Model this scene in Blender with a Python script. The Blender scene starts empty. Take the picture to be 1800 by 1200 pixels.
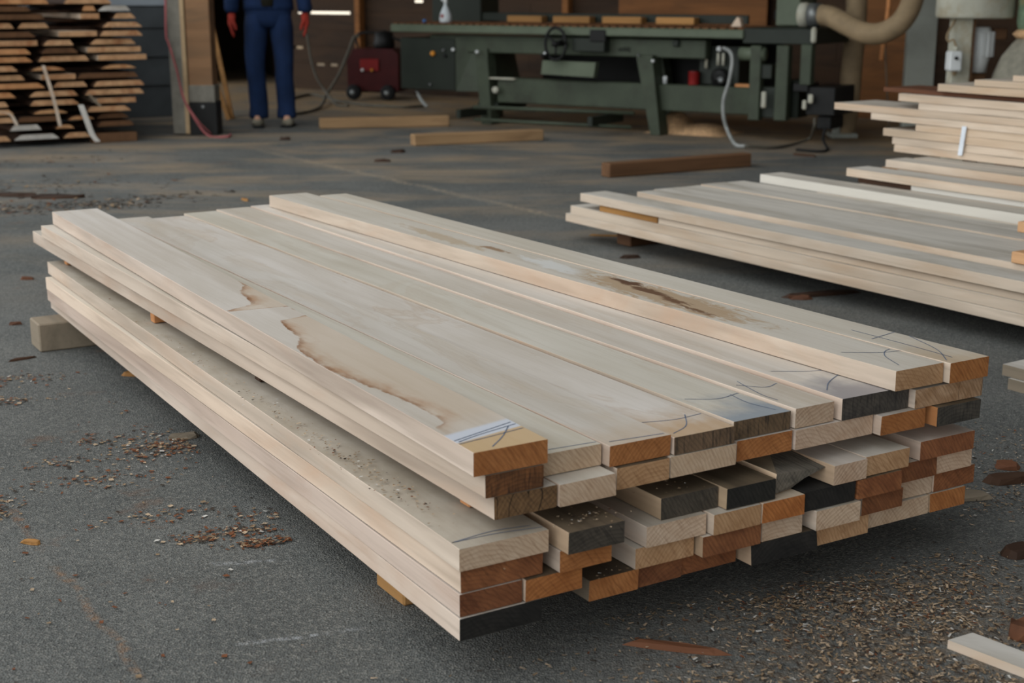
import bpy, bmesh, math, random
from mathutils import Vector, Matrix, noise
C = bpy.context.scene.collection
R = random.Random(7)
# ------------------------------------------------------------------ camera geometry (50 mm lens, 1.1 m above the yard)
F, H = 2500.0, 1.1
PITCH = math.atan(620.0/2500.0)
def ray(px, py):
    a, b = (px-900)/F, -(py-600)/F
    c, s = math.cos(PITCH), math.sin(PITCH)
    return Vector((a, c+b*s, -s+b*c))
def at(px, py, z=0.0):
    r = ray(px, py); return Vector((0, 0, H))+r*((z-H)/r.z)
def aty(px, py, y):
    r = ray(px, py); return Vector((0, 0, H))+r*(y/r.y)
def on_plane(px, py, q, e):
    r = ray(px, py); n = Vector((e[1], -e[0]))
    t = (q[0]*n.x+q[1]*n.y)/(r.x*n.x+r.y*n.y)
    return Vector((0, 0, H))+r*t
# ------------------------------------------------------------------ materials
def lin(c):
    return tuple(((v/255)/12.92 if v/255 <= .04045 else ((v/255+.055)/1.055)**2.4) for v in c)+(1.0,)
class NT:
    def __init__(s, name):
        s.m = bpy.data.materials.new(name); s.m.use_nodes = True
        s.t = s.m.node_tree; s.n = s.t.nodes; s.b = s.n['Principled BSDF']
        s.b.inputs['Roughness'].default_value = .8
        if 'Specular IOR Level' in s.b.inputs: s.b.inputs['Specular IOR Level'].default_value = .25
    def node(s, ty, **kw):
        n = s.n.new(ty)
        for k, v in kw.items(): setattr(n, k, v)
        return n
    def link(s, a, b): s.t.links.new(a, b)
    def put(s, sock, v):
        if isinstance(v, bpy.types.NodeSocket): s.link(v, sock)
        else: sock.default_value = v
    def math(s, op, a, b=0.0, c=None, clamp=False):
        n = s.node('ShaderNodeMath', operation=op); n.use_clamp = clamp
        s.put(n.inputs[0], a); s.put(n.inputs[1], b)
        if c is not None: s.put(n.inputs[2], c)
        return n.outputs[0]
    def vmul(s, v, k):
        n = s.node('ShaderNodeVectorMath', operation='MULTIPLY'); s.put(n.inputs[0], v); s.put(n.inputs[1], k); return n.outputs[0]
    def vadd(s, v, k):
        n = s.node('ShaderNodeVectorMath', operation='ADD'); s.put(n.inputs[0], v); s.put(n.inputs[1], k); return n.outputs[0]
    def noise(s, vec, scale, detail=3, rough=.55, dist=0.0):
        n = s.node('ShaderNodeTexNoise'); s.put(n.inputs['Vector'], vec)
        n.inputs['Scale'].default_value = scale; n.inputs['Detail'].default_value = detail
        n.inputs['Roughness'].default_value = rough; n.inputs['Distortion'].default_value = dist
        return n.outputs['Fac']
    def ramp(s, f, stops):
        n = s.node('ShaderNodeValToRGB'); s.put(n.inputs[0], f); e = n.color_ramp.elements
        while len(e) < len(stops): e.new(.5)
        for i, (p, c) in enumerate(stops):
            e[i].position = p; e[i].color = c if len(c) == 4 else lin(c)
        return n.outputs[0]
    def rng(s, f, a, b, lo=0.0, hi=1.0):
        n = s.node('ShaderNodeMapRange'); n.clamp = True; s.put(n.inputs[0], f)
        n.inputs[1].default_value = a; n.inputs[2].default_value = b; n.inputs[3].default_value = lo; n.inputs[4].default_value = hi
        return n.outputs[0]
    def mix(s, f, a, b, mode='MIX'):
        n = s.node('ShaderNodeMix', data_type='RGBA', blend_type=mode)
        s.put(n.inputs[0], f); s.put(n.inputs[6], a); s.put(n.inputs[7], b); return n.outputs[2]
    def col(s, c): s.put(s.b.inputs['Base Color'], c)
    def bump(s, h, strength=.3, dist=.002):
        n = s.node('ShaderNodeBump'); n.inputs['Strength'].default_value = strength; n.inputs['Distance'].default_value = dist
        s.put(n.inputs['Height'], h); s.link(n.outputs[0], s.b.inputs['Normal'])
    def obj(s):
        """object coordinates, their random-shifted copy, per-object random and tint"""
        tc = s.node('ShaderNodeTexCoord').outputs['Object']; oi = s.node('ShaderNodeObjectInfo')
        sh = s.node('ShaderNodeVectorMath', operation='SCALE'); sh.inputs[0].default_value = (13.7, 7.1, 5.3); s.link(oi.outputs['Random'], sh.inputs['Scale'])
        return tc, s.vadd(tc, sh.outputs[0]), oi.outputs['Random'], oi.outputs['Color']
    def sep(s, v):
        n = s.node('ShaderNodeSeparateXYZ'); s.link(v, n.inputs[0]); return n.outputs
    def prop(s, name):
        n = s.node('ShaderNodeAttribute', attribute_type='OBJECT', attribute_name=name); return n.outputs['Fac']

def plain(name, c, rough=.6, metal=0.0, var=.12, scale=9.0, dirt=None):
    t = NT(name); tc = t.node('ShaderNodeTexCoord').outputs['Object']
    n = t.noise(tc, scale, 5, .6)
    a = tuple(min(255, v*(1+var)) for v in c); b = tuple(v*(1-var) for v in c)
    k = t.ramp(n, [(.3, b), (.7, a)])
    if dirt:
        k = t.mix(t.rng(t.noise(tc, scale*.6+3, 6, .7), .5, .75, 0, .8), k, lin(dirt))
    t.col(k); t.b.inputs['Roughness'].default_value = rough; t.b.inputs['Metallic'].default_value = metal
    return t.m

def wood(name, lo, hi, streak=.35, grain=26, dirty=None, rough=.75, knots=False, saw=0.0):
    t = NT(name); tc, v, rnd, tint = t.obj()
    big = t.noise(t.vmul(v, (.9, 5, 5)), 1.0, 4, .6, .3)
    fine = t.noise(t.vmul(v, (2.2, grain*3.2, grain*3.2)), 1.0, 4, .65)
    mid = t.noise(t.vmul(v, (1.1, grain*.7, grain*.7)), 1.0, 3, .5, .6)
    k = t.mix(big, lin(lo), lin(hi))
    k = t.mix(t.rng(mid, .42, .68, 0, streak), k, lin(tuple(x*.78 for x in lo)))
    k = t.mix(t.rng(fine, .5, .75, 0, streak*.7), k, lin(tuple(x*.8 for x in lo)))
    if dirty:
        d = t.noise(t.vmul(v, (1.3, 6, 6)), 1.0, 5, .62, .8)
        k = t.mix(t.rng(d, .5, .72, 0, .75), k, lin(dirty))
    k = t.mix(1.0, k, tint, 'MULTIPLY')
    t.col(k); t.b.inputs['Roughness'].default_value = rough
    h = t.math('ADD', t.math('MULTIPLY', fine, .6), mid)
    if saw:
        w = t.noise(t.vmul(v, (260, 9, 14)), 1.0, 2); h = t.math('ADD', h, t.math('MULTIPLY', w, saw))
    t.bump(h, .22, .0012)
    return t

def top_wood(name, stain=None):
    """planed upper face: grey-cream with cool sky light put into the colour, bluish blur near the near end for boards that have 'blue_end'"""
    t = NT(name); tc, v, rnd, tint = t.obj()
    big = t.noise(t.vmul(v, (1.3, 6, 6)), 1.0, 4, .6, .4)
    fine = t.noise(t.vmul(v, (3.0, 110, 60)), 1.0, 4, .65)
    mid = t.noise(t.vmul(v, (1.0, 22, 20)), 1.0, 3, .5, .7)
    k = t.mix(t.rng(big, .3, .7), lin((188, 179, 165)), lin((205, 198, 188)))
    k = t.mix(t.rng(mid, .48, .72, 0, .4), k, lin((168, 154, 136)))
    k = t.mix(t.rng(fine, .48, .75, 0, .18), k, lin((152, 138, 118)))
    # faint tan water marks
    wm = t.noise(t.vmul(v, (2.2, 7, 6)), 1.0, 5, .6, .9)
    ring = t.rng(t.math('ABSOLUTE', t.math('SUBTRACT', wm, .57)), 00.0, .03, .3, 0)
    k = t.mix(t.math('MULTIPLY', ring, t.prop('marks')), k, lin((158, 126, 88)))
    k = t.mix(t.math('MULTIPLY', t.rng(wm, .56, .72, 0, .5), t.prop('marks')), k, lin((178, 150, 112)))
    xyz = t.sep(tc)
    wob = t.noise(t.vmul(v, (9, 14, 5)), 1.0, 4, .6)
    e = t.rng(t.math('ADD', xyz[0], t.math('MULTIPLY', t.math('SUBTRACT', wob, .5), .34)), -.17, -.02)
    k = t.mix(t.math('MULTIPLY', e, t.prop('blue_end')), k, lin((128, 138, 150)))
    k = t.mix(t.math('MULTIPLY', e, t.prop('tan_end')), k, lin((176, 142, 100)))
    if stain == 'tide':
        cu = t.node('ShaderNodeFloatCurve'); m = cu.mapping; c0 = m.curves[0]
        # u runs from -3 m (0) to 0 m (1); value = tide edge across the board, 0 left edge .. 1 right edge
        pts = [(0, 1.0), (.52, 1.0), (.538, .86), (.57, .645), (.592, .587), (.608, .32), (.616, .02), (.622, 1.0), (.655, 1.0), (.663, .52), (.691, .405), (.717, .325), (.736, .217), (.752, .05), (.775, .02), (.80, .0), (.82, .02), (.839, .085), (.858, .14), (.875, .21), (.903, .235), (.922, .25), (.945, .22), (.953, .03), (1, .0)]
        for p in pts[1:-1]: c0.points.new(*p)
        c0.points[0].location = pts[0]; c0.points[-1].location = pts[-1]; m.update()
        ux = t.rng(xyz[0], -3.0, 0.0); t.link(ux, cu.inputs['Value'])
        w1 = t.noise(t.vmul(tc, (7, 26, 1)), 1.0, 7, .68, .5)
        w2 = t.noise(t.vmul(tc, (30, 60, 1)), 1.0, 4, .6)
        yy = t.math('DIVIDE', t.math('ADD', xyz[1], t.math('MULTIPLY', xyz[0], .0137)), .139)
        edge = t.math('ADD', cu.outputs[0], t.math('MULTIPLY', t.math('SUBTRACT', w1, .5), .26))
        edge = t.math('ADD', edge, t.math('MULTIPLY', t.math('SUBTRACT', w2, .5), .12))
        d = t.math('SUBTRACT', yy, edge)                      # >0: on the soaked side
        inside = t.rng(d, 0.0, .03)
        band = t.math('MULTIPLY', inside, t.rng(d, .0, .36, 1, 0))
        sharp = t.math('MULTIPLY', inside, t.rng(d, .01, .11, 1, 0))
        blot = t.rng(t.noise(t.vmul(tc, (11, 22, 1)), 1.0, 4), .34, .66)
        live = t.math('MULTIPLY', t.rng(xyz[0], -1.5, -1.42), t.rng(xyz[0], -.09, -.2, 0, 1))
        k = t.mix(t.math('MULTIPLY', t.math('MULTIPLY', inside, .35), live), k, lin((190, 164, 130)))
        k = t.mix(t.math('MULTIPLY', t.math('MULTIPLY', band, t.math('MULTIPLY', blot, .95)), live), k, lin((158, 112, 68)))
        k = t.mix(t.math('MULTIPLY', t.math('MULTIPLY', sharp, t.math('MULTIPLY', blot, .95)), live), k, lin((112, 70, 38)))
        # bleached cross band with pencilled edge near the near end
        uu = t.math('ADD', xyz[0], t.math('MULTIPLY', xyz[1], .22))
        k = t.mix(t.math('MULTIPLY', t.rng(uu, -.105, -.095), t.rng(uu, -.052, -.058)), k, lin((196, 200, 206)))
        k = t.mix(t.rng(uu, -.056, -.05, 0, .8), k, lin((192, 160, 112)))
    if stain == 'blotch':
        w1 = t.noise(t.vmul(tc, (14, 40, 1)), 1.0, 6, .7, .8)
        def spot(cx, cy, rx, ry, c, amt, k, thr=.5):
            dx = t.math('DIVIDE', t.math('SUBTRACT', xyz[0], cx), rx); dy = t.math('DIVIDE', t.math('SUBTRACT', xyz[1], cy), ry)
            r = t.math('SQRT', t.math('ADD', t.math('MULTIPLY', dx, dx), t.math('MULTIPLY', dy, dy)))
            r = t.math('ADD', r, t.math('MULTIPLY', t.math('SUBTRACT', w1, .5), 2.4))
            return t.mix(t.rng(r, thr, thr+.35, amt, 0), k, lin(c))
        k = spot(-.78, .028, .36, .06, (166, 138, 104), .8, k, .7)
        k = spot(-.93, .054, .10, .022, (86, 56, 36), .95, k, .5)
        k = spot(-.83, .036, .12, .020, (92, 60, 38), .9, k, .48)
        k = spot(-.72, .022, .10, .018, (98, 66, 42), .9, k, .46)
        k = spot(-.62, .004, .10, .014, (104, 72, 46), .85, k, .46)
        k = spot(-1.50, .004, .10, .022, (138, 106, 74), .85, k, .44)
        k = spot(-1.75, -.03, .30, .03, (172, 148, 116), .6, k, .6)
        k = spot(-1.22, .01, .16, .04, (208, 208, 206), .7, k, .6)
    if stain == 'dusty':
        dn = t.noise(t.vmul(tc, (5, 9, 9)), 1.0, 5, .65)
        k = t.mix(t.rng(dn, .3, .7, .25, .7), k, lin((138, 124, 104)))
    k = t.mix(1.0, k, tint, 'MULTIPLY')
    t.col(k); t.b.inputs['Roughness'].default_value = .72
    t.bump(t.math('ADD', fine, mid), .15, .001)
    return t.m

def end_wood(name, lo, hi, dark, rings=330, streak=.6, vertical=False, crack=0.0):
    """sawn end grain: growth rings through the section and slanted saw scratches"""
    t = NT(name); tc, v, rnd, tint = t.obj()
    xyz = t.sep(tc)
    cy = t.math('ADD', xyz[1], t.math('MULTIPLY', t.math('SUBTRACT', rnd, .5), .5))
    cz = t.math('ADD', xyz[2], .12)
    r = t.math('SQRT', t.math('ADD', t.math('MULTIPLY', cy, cy), t.math('MULTIPLY', cz, cz)))
    r = t.math('ADD', r, t.math('MULTIPLY', t.noise(v, 22, 3), .012))
    ring = t.math('SINE', t.math('MULTIPLY', r, rings*6.2832*.4))
    sc = t.noise(t.vmul(t.vadd(v, (0, 0, 0)), (1, 190, 26)) if vertical else t.vmul(rot_yz(t, v, math.radians(52)), (1, 24, 260)), 1.0, 3, .6)
    blot = t.noise(t.vmul(v, (1, 1.0, 1.4)), 17, 4, .62, .5)
    k = t.mix(t.rng(blot, .3, .7), lin(lo), lin(hi))
    k = t.mix(t.rng(ring, .1, 1, 0, .25), k, lin(dark))
    k = t.mix(t.rng(sc, .48, .68, 0, streak), k, lin(dark))
    if crack:
        cr = t.math('ABSOLUTE', t.math('SUBTRACT', t.noise(t.vmul(v, (1, 16, 7)), 1.0, 2, .5, .6), .5))
        k = t.mix(t.rng(cr, 0, .018, crack, 0), k, lin((25, 20, 16)))
    k = t.mix(1.0, k, tint, 'MULTIPLY')
    t.col(k); t.b.inputs['Roughness'].default_value = .85
    t.bump(t.math('ADD', sc, t.math('MULTIPLY', ring, .2)), .35, .0015)
    return t.m
def rot_yz(t, v, a):
    n = t.node('ShaderNodeVectorRotate', rotation_type='X_AXIS'); t.link(v, n.inputs['Vector']); n.inputs['Angle'].default_value = a
    return n.outputs[0]

M = {}
M['side'] = wood('sawn_pale_side', (199, 178, 158), (221, 208, 193), .72, 17, dirty=(190, 160, 136), saw=.6).m  # warmer than the tops: the light on the sides is in the colour
M['side_tan'] = wood('sawn_tan_side', (172, 146, 118), (196, 172, 144), .5, 24, saw=.2).m
M['top'] = top_wood('sky_toned_pale_top')  # greyer than the sides, sky light painted into the tone
M['top_tide'] = top_wood('tide_stained_top', 'tide')
M['top_blotch'] = top_wood('blotch_stained_top', 'blotch')
M['top_dusty'] = top_wood('dusty_top', 'dusty')
M['top_dark'] = wood('dark_weathered_top', (84, 72, 58), (126, 110, 88), .6, 20, dirty=(52, 46, 40)).m
M['e_pale'] = end_wood('end_pale', (188, 160, 133), (206, 182, 157), (144, 112, 86), streak=.42)
M['e_tan'] = end_wood('end_tan', (176, 136, 98), (196, 158, 120), (134, 94, 62), streak=.5)
M['e_orange'] = end_wood('end_orange', (158, 100, 55), (184, 124, 74), (114, 68, 36), streak=.5)
M['e_red'] = end_wood('end_red_brown', (112, 69, 44), (146, 96, 62), (78, 48, 32), streak=.5)
M['e_dark'] = end_wood('end_dark_brown', (92, 62, 40), (140, 92, 56), (44, 34, 28), streak=.7, vertical=True)
M['e_crack'] = end_wood('end_cracked', (104, 80, 56), (140, 108, 74), (60, 44, 32), streak=.5, crack=.95)
M['e_black'] = end_wood('end_black', (34, 33, 31), (50, 48, 44), (22, 22, 21), streak=.5)
M['e_char'] = end_wood('end_charcoal', (66, 61, 53), (88, 80, 70), (40, 37, 33), streak=.6)
M['e_grey'] = end_wood('end_grey_streaked', (96, 78, 60), (128, 104, 80), (52, 46, 40), streak=.8, vertical=True)
M['e_slate'] = end_wood('end_slate', (60, 57, 53), (88, 82, 74), (38, 37, 36), streak=.7, vertical=True)
M['e_spot'] = end_wood('end_spotted', (158, 122, 88), (192, 160, 128), (110, 80, 56), streak=.4, crack=.9)
M['pencil'] = plain('blue_pencil', (96, 106, 124), .9)
M['sticker'] = wood('orange_sticker', (186, 124, 76), (206, 148, 98), .4, 30).m
M['bark'] = wood('bark', (52, 36, 26), (84, 58, 40), .7, 12, dirty=(34, 26, 22)).m
M['amber'] = wood('amber_bark_edge', (150, 104, 52), (186, 140, 84), .6, 14, dirty=(108, 70, 36)).m
M['bearer'] = wood('grey_bearer', (122, 110, 94), (150, 136, 116), .5, 18).m
M['bearer_tan'] = wood('tan_bearer', (160, 116, 66), (184, 140, 88), .5, 18).m
M['beam'] = wood('beam', (146, 114, 80), (176, 144, 106), .5, 18, dirty=(112, 84, 58)).m
M['beam_dark'] = wood('dark_beam', (96, 68, 46), (124, 90, 62), .5, 18).m
M['pile_end'] = wood('lumber_end', (190, 146, 104), (214, 176, 138), .5, 22, dirty=(150, 92, 54)).m
M['pile_top'] = wood('rough_grey_top', (186, 179, 168), (210, 205, 197), .38, 16, dirty=(154, 144, 128)).m
M['pile_side'] = wood('rough_pale_side', (200, 180, 158), (222, 207, 190), .6, 18, dirty=(188, 160, 132)).m
M['white_side'] = wood('white_side', (206, 202, 194), (222, 218, 210), .2, 18).m
M['rust_side'] = wood('rust_side', (92, 58, 40), (124, 80, 54), .6, 14, dirty=(58, 40, 31)).m
M['green'] = plain('machine_green_paint', (63, 70, 56), .55, 0, .1, 5, dirt=(50, 50, 41))
M['green_dark'] = plain('dark_green_paint', (36, 41, 34), .5, 0, .1, 5)
M['green_light'] = plain('pale_green_paint', (90, 98, 81), .5, 0, .06, 5)
M['iron'] = plain('black_iron', (30, 30, 29), .5, .3)
M['steel'] = plain('dull_steel', (120, 122, 120), .4, .6)
M['grey_paint'] = plain('grey_paint', (138, 140, 131), .6, 0, .07, 4)
M['cream'] = plain('cream_paint', (176, 174, 158), .6, 0, .06, 6, dirt=(150, 128, 92))
M['white'] = plain('white_plastic', (214, 216, 214), .45, 0, .03)
M['red'] = plain('red_paint', (120, 26, 24), .4, 0, .08)
M['maroon'] = plain('maroon_paint', (64, 22, 22), .35, 0, .1)
M['amber_lamp'] = plain('amber_knob', (196, 128, 40), .4)
M['hose'] = plain('brown_hose', (142, 122, 94), .7, 0, .08, 12)
M['hose_dim'] = plain('dim_hose', (86, 82, 72), .7)
M['hose_grey'] = plain('grey_hose', (150, 152, 148), .6)
M['rubber'] = plain('black_rubber', (26, 26, 26), .8)
M['bag'] = plain('filter_bag_cloth', (134, 130, 116), .95, 0, .12, 14)
M['tarp'] = plain('green_sack', (108, 128, 104), .9, 0, .15, 14, dirt=(150, 126, 78))
M['sawdust'] = plain('sawdust', (196, 158, 118), .98, 0, .15, 40)
M['strap'] = plain('white_strap', (216, 222, 230), .4)
M['pvc'] = plain('pink_cable', (150, 84, 84), .6)
M['concrete'] = plain('concrete', (118, 114, 104), .9, 0, .1, 12)
M['post_wood'] = wood('post_wood', (124, 92, 64), (150, 114, 82), .45, 14, dirty=(104, 84, 64)).m
M['post_pale'] = wood('post_pale', (168, 142, 108), (186, 160, 124), .3, 14).m
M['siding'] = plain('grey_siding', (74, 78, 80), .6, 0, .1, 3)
M['siding_lit'] = plain('sky_lit_grey_siding', (150, 158, 164), .45, 0, .06, 3)  # sky reflection on the upper siding, put into a lighter grey
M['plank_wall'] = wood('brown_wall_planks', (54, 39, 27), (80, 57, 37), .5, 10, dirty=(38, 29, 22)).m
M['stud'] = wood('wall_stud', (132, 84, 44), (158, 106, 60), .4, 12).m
M['lit_wall_tone'] = wood('lit_wall_tone', (118, 76, 42), (152, 102, 60), .5, 10, dirty=(86, 58, 36)).m
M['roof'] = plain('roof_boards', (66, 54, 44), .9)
M['denim'] = plain('blue_workwear', (24, 42, 74), .9, 0, .14, 6)
M['shirt'] = plain('olive_shirt', (46, 45, 36), .95, 0, .1, 8)
M['glove'] = plain('orange_red_glove', (150, 50, 38), .8, 0, .08, 12)
M['shoe'] = plain('grey_shoe', (128, 122, 106), .85, 0, .12, 20)
M['skin'] = plain('skin', (196, 150, 124), .55, 0, .04)
M['hair'] = plain('hair', (62, 46, 34), .8)
M['blue'] = plain('blue_plastic', (58, 104, 160), .5)
M['bottle'] = plain('milky_bottle', (198, 204, 206), .35, 0, .04)

# ------------------------------------------------------------------ mesh helpers
class MB:
    def __init__(s): s.v = []; s.f = []; s.mi = []; s.sm = []
    def add(s, vs, fs, m=0, smooth=False):
        o = len(s.v); s.v += [tuple(v) for v in vs]
        for k, f in enumerate(fs):
            s.f.append(tuple(i+o for i in f)); s.mi.append(m[k] if isinstance(m, (list, tuple)) else m); s.sm.append(smooth)
        return s
    def box(s, c, size, mat=None, m=0, bev=0.0):
        """box with chamfered edges; mat is an optional 4x4"""
        hx, hy, hz = size[0]/2, size[1]/2, size[2]/2
        b = min(bev, hx*.9, hy*.9, hz*.9)
        bm = bmesh.new(); bmesh.ops.create_cube(bm, size=1)
        for v in bm.verts: v.co = Vector((v.co.x*size[0], v.co.y*size[1], v.co.z*size[2]))
        if b > 0: bmesh.ops.bevel(bm, geom=bm.edges[:], offset=b, segments=1, affect='EDGES')
        T = Matrix.Translation(Vector(c)) @ (mat if mat else Matrix())
        bm.verts.index_update()
        s.add([T @ v.co for v in bm.verts], [[v.index for v in f.verts] for f in bm.faces], m); bm.free(); return s
    def tube(s, pts, r, n=10, m=0, caps=True, ribs=0.0, smooth=True):
        pts = [Vector(p) for p in pts]; rs = r if isinstance(r, (list, tuple)) else [r]*len(pts)
        up = Vector((0, 0, 1)); vs = []; fs = []
        prev = None
        for i, p in enumerate(pts):
            d = (pts[min(i+1, len(pts)-1)]-pts[max(i-1, 0)]).normalized()
            if prev is None:
                a = d.cross(up if abs(d.z) < .9 else Vector((1, 0, 0))).normalized()
            else:
                a = (prev-d*prev.dot(d)).normalized()
            prev = a; b = d.cross(a)
            rr = rs[i]*(1+(ribs if i % 2 else 0))
            vs += [p+(a*math.cos(2*math.pi*k/n)+b*math.sin(2*math.pi*k/n))*rr for k in range(n)]
        for i in range(len(pts)-1):
            fs += [(i*n+k, i*n+(k+1) % n, (i+1)*n+(k+1) % n, (i+1)*n+k) for k in range(n)]
        if caps: fs += [tuple(range(n-1, -1, -1)), tuple((len(pts)-1)*n+k for k in range(n))]
        return s.add(vs, fs, m, smooth)
    def cyl(s, a, b, r, n=16, m=0, smooth=True): return s.tube([a, b], r, n, m, True, 0, smooth)
    def lathe(s, prof, n=20, c=(0, 0, 0), m=0, ax='z', smooth=True):
        vs = []; fs = []
        for r, z in prof:
            for k in range(n):
                a = 2*math.pi*k/n; p = (r*math.cos(a), r*math.sin(a), z)
                if ax == 'y': p = (p[0], p[2], p[1])
                if ax == 'x': p = (p[2], p[0], p[1])
                vs.append((p[0]+c[0], p[1]+c[1], p[2]+c[2]))
        for i in range(len(prof)-1):
            fs += [(i*n+k, i*n+(k+1) % n, (i+1)*n+(k+1) % n, (i+1)*n+k) for k in range(n)]
        fs += [tuple(range(n-1, -1, -1)), tuple((len(prof)-1)*n+k for k in range(n))]
        return s.add(vs, fs, m, smooth)
    def prism(s, poly, axis_from, axis_to, m=0):
        """poly: list of 3-D points, swept from axis_from to axis_to offset vectors"""
        n = len(poly); A = [Vector(p)+Vector(axis_from) for p in poly]; B = [Vector(p)+Vector(axis_to) for p in poly]
        fs = [tuple(range(n-1, -1, -1)), tuple(range(n, 2*n))]+[(k, (k+1) % n, n+(k+1) % n, n+k) for k in range(n)]
        return s.add(A+B, fs, m)
    def build(s, name, mats, parent=None, loc=(0, 0, 0), rz=0.0, fix=True):
        me = bpy.data.meshes.new(name); me.from_pydata(s.v, [], s.f)
        mats = mats if isinstance(mats, (list, tuple)) else [mats]
        for k in mats: me.materials.append(M[k] if isinstance(k, str) else k)
        me.polygons.foreach_set('material_index', s.mi); me.polygons.foreach_set('use_smooth', s.sm)
        if fix:
            bm = bmesh.new(); bm.from_mesh(me); bmesh.ops.recalc_face_normals(bm, faces=bm.faces); bm.to_mesh(me); bm.free()
        o = bpy.data.objects.new(name, me); C.objects.link(o)
        o.location = loc; o.rotation_euler = (0, 0, rz)
        if parent: o.parent = parent
        return o
def tag(o, label, cat, group=None, kind=None):
    o['label'] = label; o['category'] = cat
    if group: o['group'] = group
    if kind: o['kind'] = kind
    return o
def thing(name, label, cat, loc, rz=0.0, group=None):
    o = bpy.data.objects.new(name, None); o.empty_display_size = .1; C.objects.link(o)
    o.location = loc; o.rotation_euler = (0, 0, rz); return tag(o, label, cat, group)
def struct(o): o['kind'] = 'structure'; return o
def smooth_path(pts, n=8):
    P = [Vector(p) for p in pts]; P = [2*P[0]-P[1]]+P+[2*P[-1]-P[-2]]; out = []
    for i in range(1, len(P)-2):
        a, b, c, d = P[i-1:i+3]
        for k in range(n):
            t = k/n; out.append(.5*((2*b)+(c-a)*t+(2*a-5*b+4*c-d)*t*t+(3*b-a-3*c+d)*t**3))
    out.append(P[-2]); return out

# ------------------------------------------------------------------ boards
# frame of the front stack: u runs along the boards towards the camera, v across to the right
YAW = math.radians(30.9)
U2 = Vector((math.sin(YAW), -math.cos(YAW), 0)); V2 = Vector((math.cos(YAW), math.sin(YAW), 0))
RZ = math.atan2(U2.y, U2.x)
O = at(832, 796, .40); O.z = 0
def UV(p): d = p-O; return d.dot(U2), d.dot(V2)
def W(u, v, z): return O+U2*u+V2*v+Vector((0, 0, z))
def board_mesh(L, n0, n1, f0, f1, t, seed, jag=0.0, end_tilt=0.0, wob=.0012, seg=14, marks=(), chamfer=.0009, mats=3):
    """x: -L..0 (near end at 0); y from n0..n1 at near end, f0..f1 at far end; z 0..t
       material slots: 0 sides, 1 ends, 2 top, 3 pencil marks"""
    mb = MB(); c = chamfer; vs = []; fs = []; mi = []
    r = random.Random(seed); sx = r.uniform(0, 50)
    for i in range(seg+1):
        k = i/seg; x = -L*(1-k)
        a = f0+(n0-f0)*k; b = f1+(n1-f1)*k
        wa = wob*(noise.noise((x*2.3+sx, 3.1, seed)))*1.5; wb = wob*(noise.noise((x*2.3+sx, 9.1, seed)))*1.5
        ta = t-abs(wob*.6*noise.noise((x*3+sx, 1.7, seed)))
        a += max(wa, 0); b -= max(wb, 0)
        e = 0
        if i == seg: e = 1
        sec = [(a, c), (a+c, 0), (b-c, 0), (b, c), (b, ta-c), (b-c, ta), (a+c, ta), (a, ta-c)]
        for j, (y, z) in enumerate(sec):
            xx = x
            if i == seg:
                fy = (y-a)/max(b-a, 1e-6)
                xx += jag*(noise.noise((fy*4+sx, z*30, seed)))+end_tilt*(z/t-.5)
            vs.append((xx, y, z))
    for i in range(seg):
        for j in range(8):
            p, q = i*8+j, i*8+(j+1) % 8
            fs.append((p, q, q+8, p+8)); mi.append(2 if j == 5 else 0)
    fs.append(tuple(range(7, -1, -1))); mi.append(1)
    fs.append(tuple(seg*8+j for j in range(8))); mi.append(1)
    mb.add(vs, fs, mi)
    for path in marks:                                           # crayon strokes lying on the top face: lists of (x, fraction across)
        P = smooth_path([(x, n0+(n1-n0)*y, t+.0004) for x, y in path], 6); w = .0010
        pv = []
        for i, p in enumerate(P):
            d = (P[min(i+1, len(P)-1)]-P[max(i-1, 0)]).normalized(); nn = Vector((-d.y, d.x, 0))*w
            pv += [p-nn, p+nn]
        mb.add(pv, [(2*i, 2*i+2, 2*i+3, 2*i+1) for i in range(len(P)-1)], 3)
    return mb
def put_board(name, label, cat, group, origin, rz, mb, mats, tint=(1, 1, 1), **props):
    o = mb.build(name, list(mats)+['pencil'], None, origin, rz, fix=False)
    o.color = (*tint, 1); tag(o, label, cat, group)
    for k in ('blue_end', 'tan_end', 'marks'): o[k] = float(props.get(k, 0.0))
    return o

T7, T6, T5, T4, T3, T2, T1 = .40, .36, .32, .25, .21, .17, .13
ZT = {7: .40, 6: .36, 5: .32, 4: .25, 3: .21, 2: .17, 1: .13}
def farv(v): return v*.888+.003
LAYER = {7: 'top layer', 6: 'second layer down', 5: 'third layer down', 4: 'fourth layer down', 3: 'fifth layer down', 2: 'sixth layer down', 1: 'bottom layer'}
# key, layer, v0, v1, u near end, far v0, far v1, u far, side, end, top, extra top height, label, options
X1 = [[(-.06, .05), (-.075, .35), (-.085, .62), (-.098, .99)], [(-.068, .02), (-.085, .40), (-.11, .97)], [(-.05, .02), (-.06, .5), (-.072, .98)], [(-.012, .3), (-.05, .6), (-.092, .86)]]
XC = [[(-.02, .05), (-.016, .5), (-.012, .98)]]
XH1 = [[(-.03, .3), (-.09, .5), (-.12, .72), (-.13, .9)], [(-.16, .1), (-.12, .6), (-.11, .98)]]
XH2 = [[(-.03, .35), (-.15, .35), (-.30, .3)], [(-.02, .1), (-.09, .55), (-.2, .9)], [(-.22, .1), (-.24, .9)]]
XD = [[(-.10, .03), (-.085, .5), (-.09, .97)], [(-.02, .1), (-.045, .45), (-.1, .75)]]
XE = [[(-.02, .85), (-.08, .75), (-.14, .8)], [(-.16, .1), (-.13, .5), (-.14, .95)]]
XF = [[(-.06, .1), (-.10, .08), (-.16, .2), (-.2, .3)], [(-.18, .1), (-.14, .5), (-.15, .9)]]
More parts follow.
